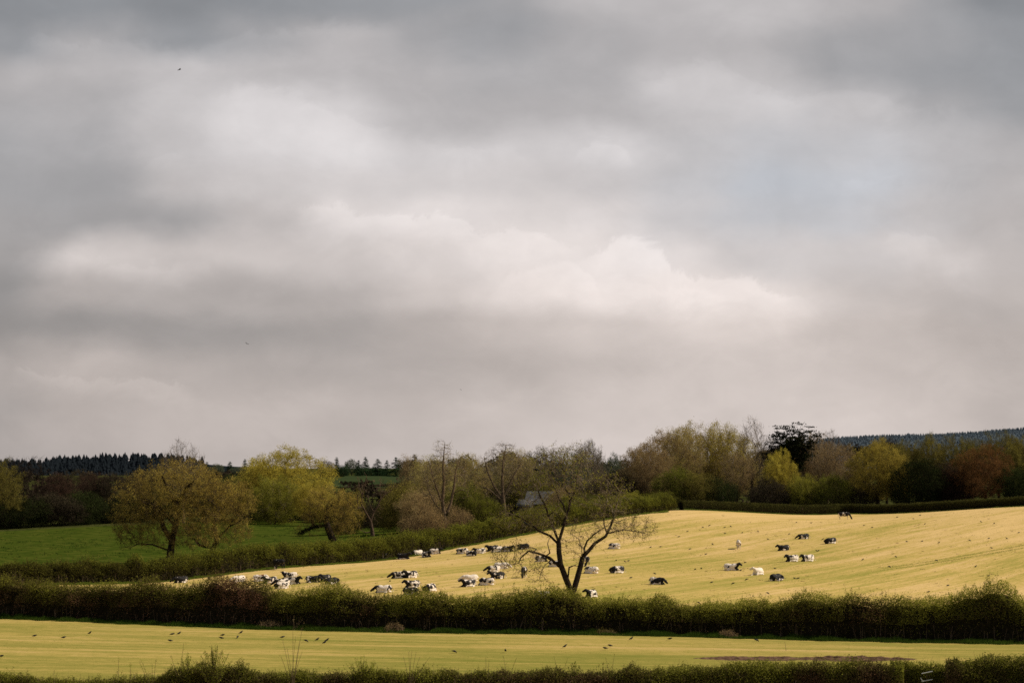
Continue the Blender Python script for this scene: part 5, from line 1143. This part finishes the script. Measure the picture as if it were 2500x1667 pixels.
# ------------------------------------------------------------------ sky
cols = [0,208,417,625,833,1042,1250,1458,1667,1875,2083,2292,2500]
rows_ = [(0,[138,145,136,144,150,152,165,188,184,188,176,160,140]),(90,[152,172,150,164,178,165,158,172,180,178,164,160,150]),(180,[176,180,190,185,184,178,170,172,196,186,162,156,152]),
 (270,[170,173,195,210,203,182,176,178,192,200,190,168,156]),(360,[164,168,190,210,217,201,204,210,192,190,190,180,176]),(450,[158,160,184,198,206,206,202,196,196,192,196,184,182]),
 (540,[162,158,160,180,217,223,214,208,198,192,194,190,176]),(630,[160,201,192,197,198,207,223,220,224,202,198,204,184]),(720,[144,172,170,170,172,197,214,222,223,220,190,182,180]),
 (800,[141,146,150,153,160,172,188,197,209,206,188,182,180]),(900,[168,180,172,168,168,170,175,184,197,196,194,190,180]),(1000,[160,176,180,180,180,182,188,196,201,200,198,192,180]),(1140,[165,172,178,182,186,192,199,203,203,200,196,190,183])]
def lin(v): v /= 255.; return v/12.92 if v <= .04045 else ((v+.055)/1.055)**2.4
def skycol(L, px, py):
    w = min(1, max(0, (py-350)/450.)); b = 1.25*math.exp(-((px-1950)/300.)**2-((py-480)/130.)**2); d_ = max(0, min(1, (176-L)/30.))*(1-.4*w)
    k = (1.012+.030*w-.035*b-.030*d_, .989-.001*w+.002*b+.004*d_, .987-.026*w+.035*b+.028*d_)
    return tuple(lin(min(255, L*q)) for q in k)
W = bpy.data.worlds.new('World'); bpy.context.scene.world = W; W.use_nodes = True
nt = W.node_tree; nt.nodes.clear(); N, L = nt.nodes, nt.links
def ma(op, *a, clamp=False):
    q = N.new('ShaderNodeMath'); q.operation = op; q.use_clamp = clamp
    for i, w in enumerate(a):
        if isinstance(w, (int, float)): q.inputs[i].default_value = w
        else: L.new(w, q.inputs[i])
    return q.outputs[0]
tc = N.new('ShaderNodeTexCoord'); sp = N.new('ShaderNodeSeparateXYZ'); L.new(tc.outputs['Generated'], sp.inputs[0])
yy = ma('MAXIMUM', sp.outputs['Y'], .05); u = ma('DIVIDE', sp.outputs['X'], yy); v = ma('DIVIDE', sp.outputs['Z'], yy)
def noise_uv(su, sv, det, rough, w, dist=0):
    cb = N.new('ShaderNodeCombineXYZ'); L.new(ma('MULTIPLY', u, su), cb.inputs[0]); L.new(ma('MULTIPLY', v, sv), cb.inputs[1]); cb.inputs[2].default_value = w
    n = N.new('ShaderNodeTexNoise'); n.inputs['Scale'].default_value = 1; n.inputs['Detail'].default_value = det; n.inputs['Roughness'].default_value = rough; n.inputs['Distortion'].default_value = dist
    L.new(cb.outputs[0], n.inputs['Vector']); return n
n1 = noise_uv(14, 22, 5, .5, 3.0); sc1 = N.new('ShaderNodeSeparateColor'); L.new(n1.outputs['Color'], sc1.inputs[0])
wu = ma('MULTIPLY', ma('SUBTRACT', sc1.outputs[0], .5), .13); wv = ma('MULTIPLY', ma('SUBTRACT', sc1.outputs[1], .5), .13)
pu = ma('ADD', ma('MULTIPLY_ADD', u, F/2500, .5), wu, clamp=True)
pv = ma('ADD', ma('MULTIPLY', v, F/HZ), wv)
cur = None
for py, Ls in rows_:
    rp_ = ramp(nt, [(c/2500., skycol(l*(1+.005*min(1, max(0, (py-600)/300.))), c, py)) for c, l in zip(cols, Ls)], 'EASE'); L.new(pu, rp_.inputs[0])
    if cur is None: cur = rp_.outputs[0]; prev = py; continue
    mr = N.new('ShaderNodeMapRange'); mr.interpolation_type = 'SMOOTHSTEP'
    mr.inputs['From Min'].default_value = (HZ-prev)/HZ; mr.inputs['From Max'].default_value = (HZ-py)/HZ
    L.new(pv, mr.inputs['Value']); mx = N.new('ShaderNodeMix'); mx.data_type = 'RGBA'
    L.new(mr.outputs[0], mx.inputs['Factor']); L.new(cur, mx.inputs['A']); L.new(rp_.outputs[0], mx.inputs['B']); cur = mx.outputs['Result']; prev = py
n2 = noise_uv(15, 28, 9, .55, 9.0, .2); n3 = noise_uv(46, 60, 8, .6, 1.0, .3)
d = ma('MULTIPLY_ADD', ma('SUBTRACT', n2.outputs[0], .5), .31, 1.0)
d = ma('MULTIPLY_ADD', ma('SUBTRACT', n3.outputs[0], .5), .10, d)
bil = N.new('ShaderNodeMapRange'); bil.interpolation_type = 'SMOOTHSTEP'; bil.inputs['From Min'].default_value = .45; bil.inputs['From Max'].default_value = .62; bil.inputs['To Max'].default_value = .035
L.new(noise_uv(22, 34, 10, .6, 44.0, .6).outputs[0], bil.inputs['Value']); d = ma('ADD', d, bil.outputs[0])
# cloud heads: each has an upper outline (x, y over the horizon line in units of the field of view), strength, depth of its lit part
ne = noise_uv(34, 46, 10, .68, 21.0, .5); ed = ma('MULTIPLY', ma('SUBTRACT', ne.outputs[0], .5), .15)
pw = ma('MULTIPLY_ADD', u, F/2500, .5, clamp=True); row = ma('ADD', ma('MULTIPLY_ADD', v, -F/1200, HZ/1200), ed)
HEADS = [([(1400,640),(1465,590),(1500,572),(1560,588),(1618,604),(1640,650),(1700,652),(1760,660),(1820,655),(1870,680),(1910,705),(1990,740)], .12, 170, .014),
 ([(1440,700),(1500,660),(1560,690),(1640,700),(1700,690),(1760,720),(1830,720)], .05, 90, .014),
 ([(1180,720),(1250,660),(1350,650),(1400,640),(1440,665),(1480,730)], .07, 110, .016),
 ([(720,520),(745,500),(820,505),(900,515),(1000,530),(1060,520),(1110,540),(1180,552),(1250,538),(1330,560),(1440,600)], .085, 120, .012),
 ([(1390,385),(1420,352),(1465,335),(1500,345),(1530,370),(1560,390)], .07, 80, .012),
 ([(1560,400),(1600,378),(1650,372),(1690,395)], .035, 60, .016),
 ([(480,225),(560,205),(640,200),(715,212),(790,240),(850,275),(930,295),(1000,310)], .075, 190, .02),
 ([(-10,140),(60,100),(130,80),(240,86),(300,100),(370,108),(470,100),(560,85),(680,60),(800,45),(900,40),(1020,60)], .09, 150, .02),
 ([(1520,190),(1600,170),(1700,150),(1800,165),(1880,200),(1940,235),(2000,215),(2100,205),(2180,240),(2330,275),(2450,290)], .07, 150, .02),
 ([(950,330),(1020,318),(1120,345),(1230,350),(1330,370)], .06, 110, .018),
 ([(2150,585),(2180,552),(2230,548),(2280,560),(2300,600)], .08, 85, .014),
 ([(10,640),(60,605),(130,595),(230,612),(330,618),(450,640),(560,650)], .07, 100, .018),
 ([(30,905),(50,888),(110,895),(180,900),(260,915),(350,922),(430,930),(480,950)], .10, 75, .010),
 ([(330,395),(380,370),(430,365),(470,390)], .045, 60, .014),
 ([(620,960),(700,940),(820,955),(920,975)], .03, 50, .014),
 ([(1650,880),(1720,850),(1800,862),(1900,880)], .03, 60, .016),
 ([(2020,470),(2080,440),(2200,450),(2330,440),(2480,450)], .045, 110, .016)]
for pts, st, dep, soft in HEADS:
    n_ = len(pts)-1
    rp_ = ramp(nt, [(max(0, min(1, x/2500.)), (y/1200., (0 if k in (0, n_) else 1), 0)) for k, (x, y) in enumerate(pts)], 'LINEAR'); L.new(pw, rp_.inputs[0])
    s2 = N.new('ShaderNodeSeparateColor'); L.new(rp_.outputs[0], s2.inputs[0]); q_ = ma('SUBTRACT', row, s2.outputs[0])
    m1 = N.new('ShaderNodeMapRange'); m1.interpolation_type = 'SMOOTHSTEP'; m1.inputs['From Min'].default_value = 0; m1.inputs['From Max'].default_value = soft*1.3; L.new(q_, m1.inputs['Value'])
    m2 = N.new('ShaderNodeMapRange'); m2.interpolation_type = 'SMOOTHSTEP'; m2.inputs['From Min'].default_value = 0; m2.inputs['From Max'].default_value = dep/1200.; m2.inputs['To Min'].default_value = st; m2.inputs['To Max'].default_value = 0; L.new(q_, m2.inputs['Value'])
    d = ma('MULTIPLY_ADD', ma('MULTIPLY', m1.outputs[0], m2.outputs[0]), s2.outputs[1], d)
vm = N.new('ShaderNodeVectorMath'); vm.operation = 'SCALE'; L.new(cur, vm.inputs[0]); L.new(d, vm.inputs['Scale'])
sky = N.new('ShaderNodeTexSky'); sky.sky_type = 'NISHITA'; sky.sun_disc = False; SUN_EL, SUN_AZ = math.radians(42), math.radians(84)
sky.sun_elevation = SUN_EL; sky.sun_rotation = SUN_AZ; sky.air_density = 1; sky.dust_density = 2
vs = N.new('ShaderNodeVectorMath'); vs.operation = 'SCALE'; L.new(sky.outputs[0], vs.inputs[0]); vs.inputs['Scale'].default_value = 1.0
b1 = N.new('ShaderNodeBackground'); b1.inputs[1].default_value = .06; L.new(vs.outputs[0], b1.inputs[0])      # clear sky behind
b2 = N.new('ShaderNodeBackground'); b2.inputs[1].default_value = 1.05; L.new(vm.outputs[0], b2.inputs[0])      # cloud deck
ms = N.new('ShaderNodeMixShader'); ms.inputs[0].default_value = .93
L.new(b1.outputs[0], ms.inputs[1]); L.new(b2.outputs[0], ms.inputs[2]); wo = N.new('ShaderNodeOutputWorld'); L.new(ms.outputs[0], wo.inputs[0])

# ------------------------------------------------------------------ sun, camera
ld = bpy.data.lights.new('Sun', 'SUN'); ld.energy = 4.7; ld.angle = math.radians(.6); ld.color = (1, .89, .72)
sun = bpy.data.objects.new('Sun', ld); C.objects.link(sun)
dirv = Vector((math.sin(SUN_AZ)*math.cos(SUN_EL), math.cos(SUN_AZ)*math.cos(SUN_EL), math.sin(SUN_EL)))
sun.rotation_euler = dirv.to_track_quat('Z', 'Y').to_euler()
cd = bpy.data.cameras.new('Camera'); cam = bpy.data.objects.new('Camera', cd); C.objects.link(cam)
cam.location = (0, 0, ZC); cam.rotation_euler = (math.radians(90), 0, 0); cd.sensor_width = 36; cd.lens = 36*F/2500; cd.shift_y = (HZ-833.5)/2500
cd.clip_start = 1; cd.clip_end = 20000
sc = bpy.context.scene; sc.camera = cam
sc.view_settings.view_transform = 'Standard'; sc.view_settings.look = 'None'; sc.view_settings.exposure = 0; sc.view_settings.gamma = 1
sc.cycles.max_bounces = 6; sc.cycles.diffuse_bounces = 2; sc.cycles.transmission_bounces = 3; sc.cycles.filter_width = 1.6; sc.cycles.use_denoising = False
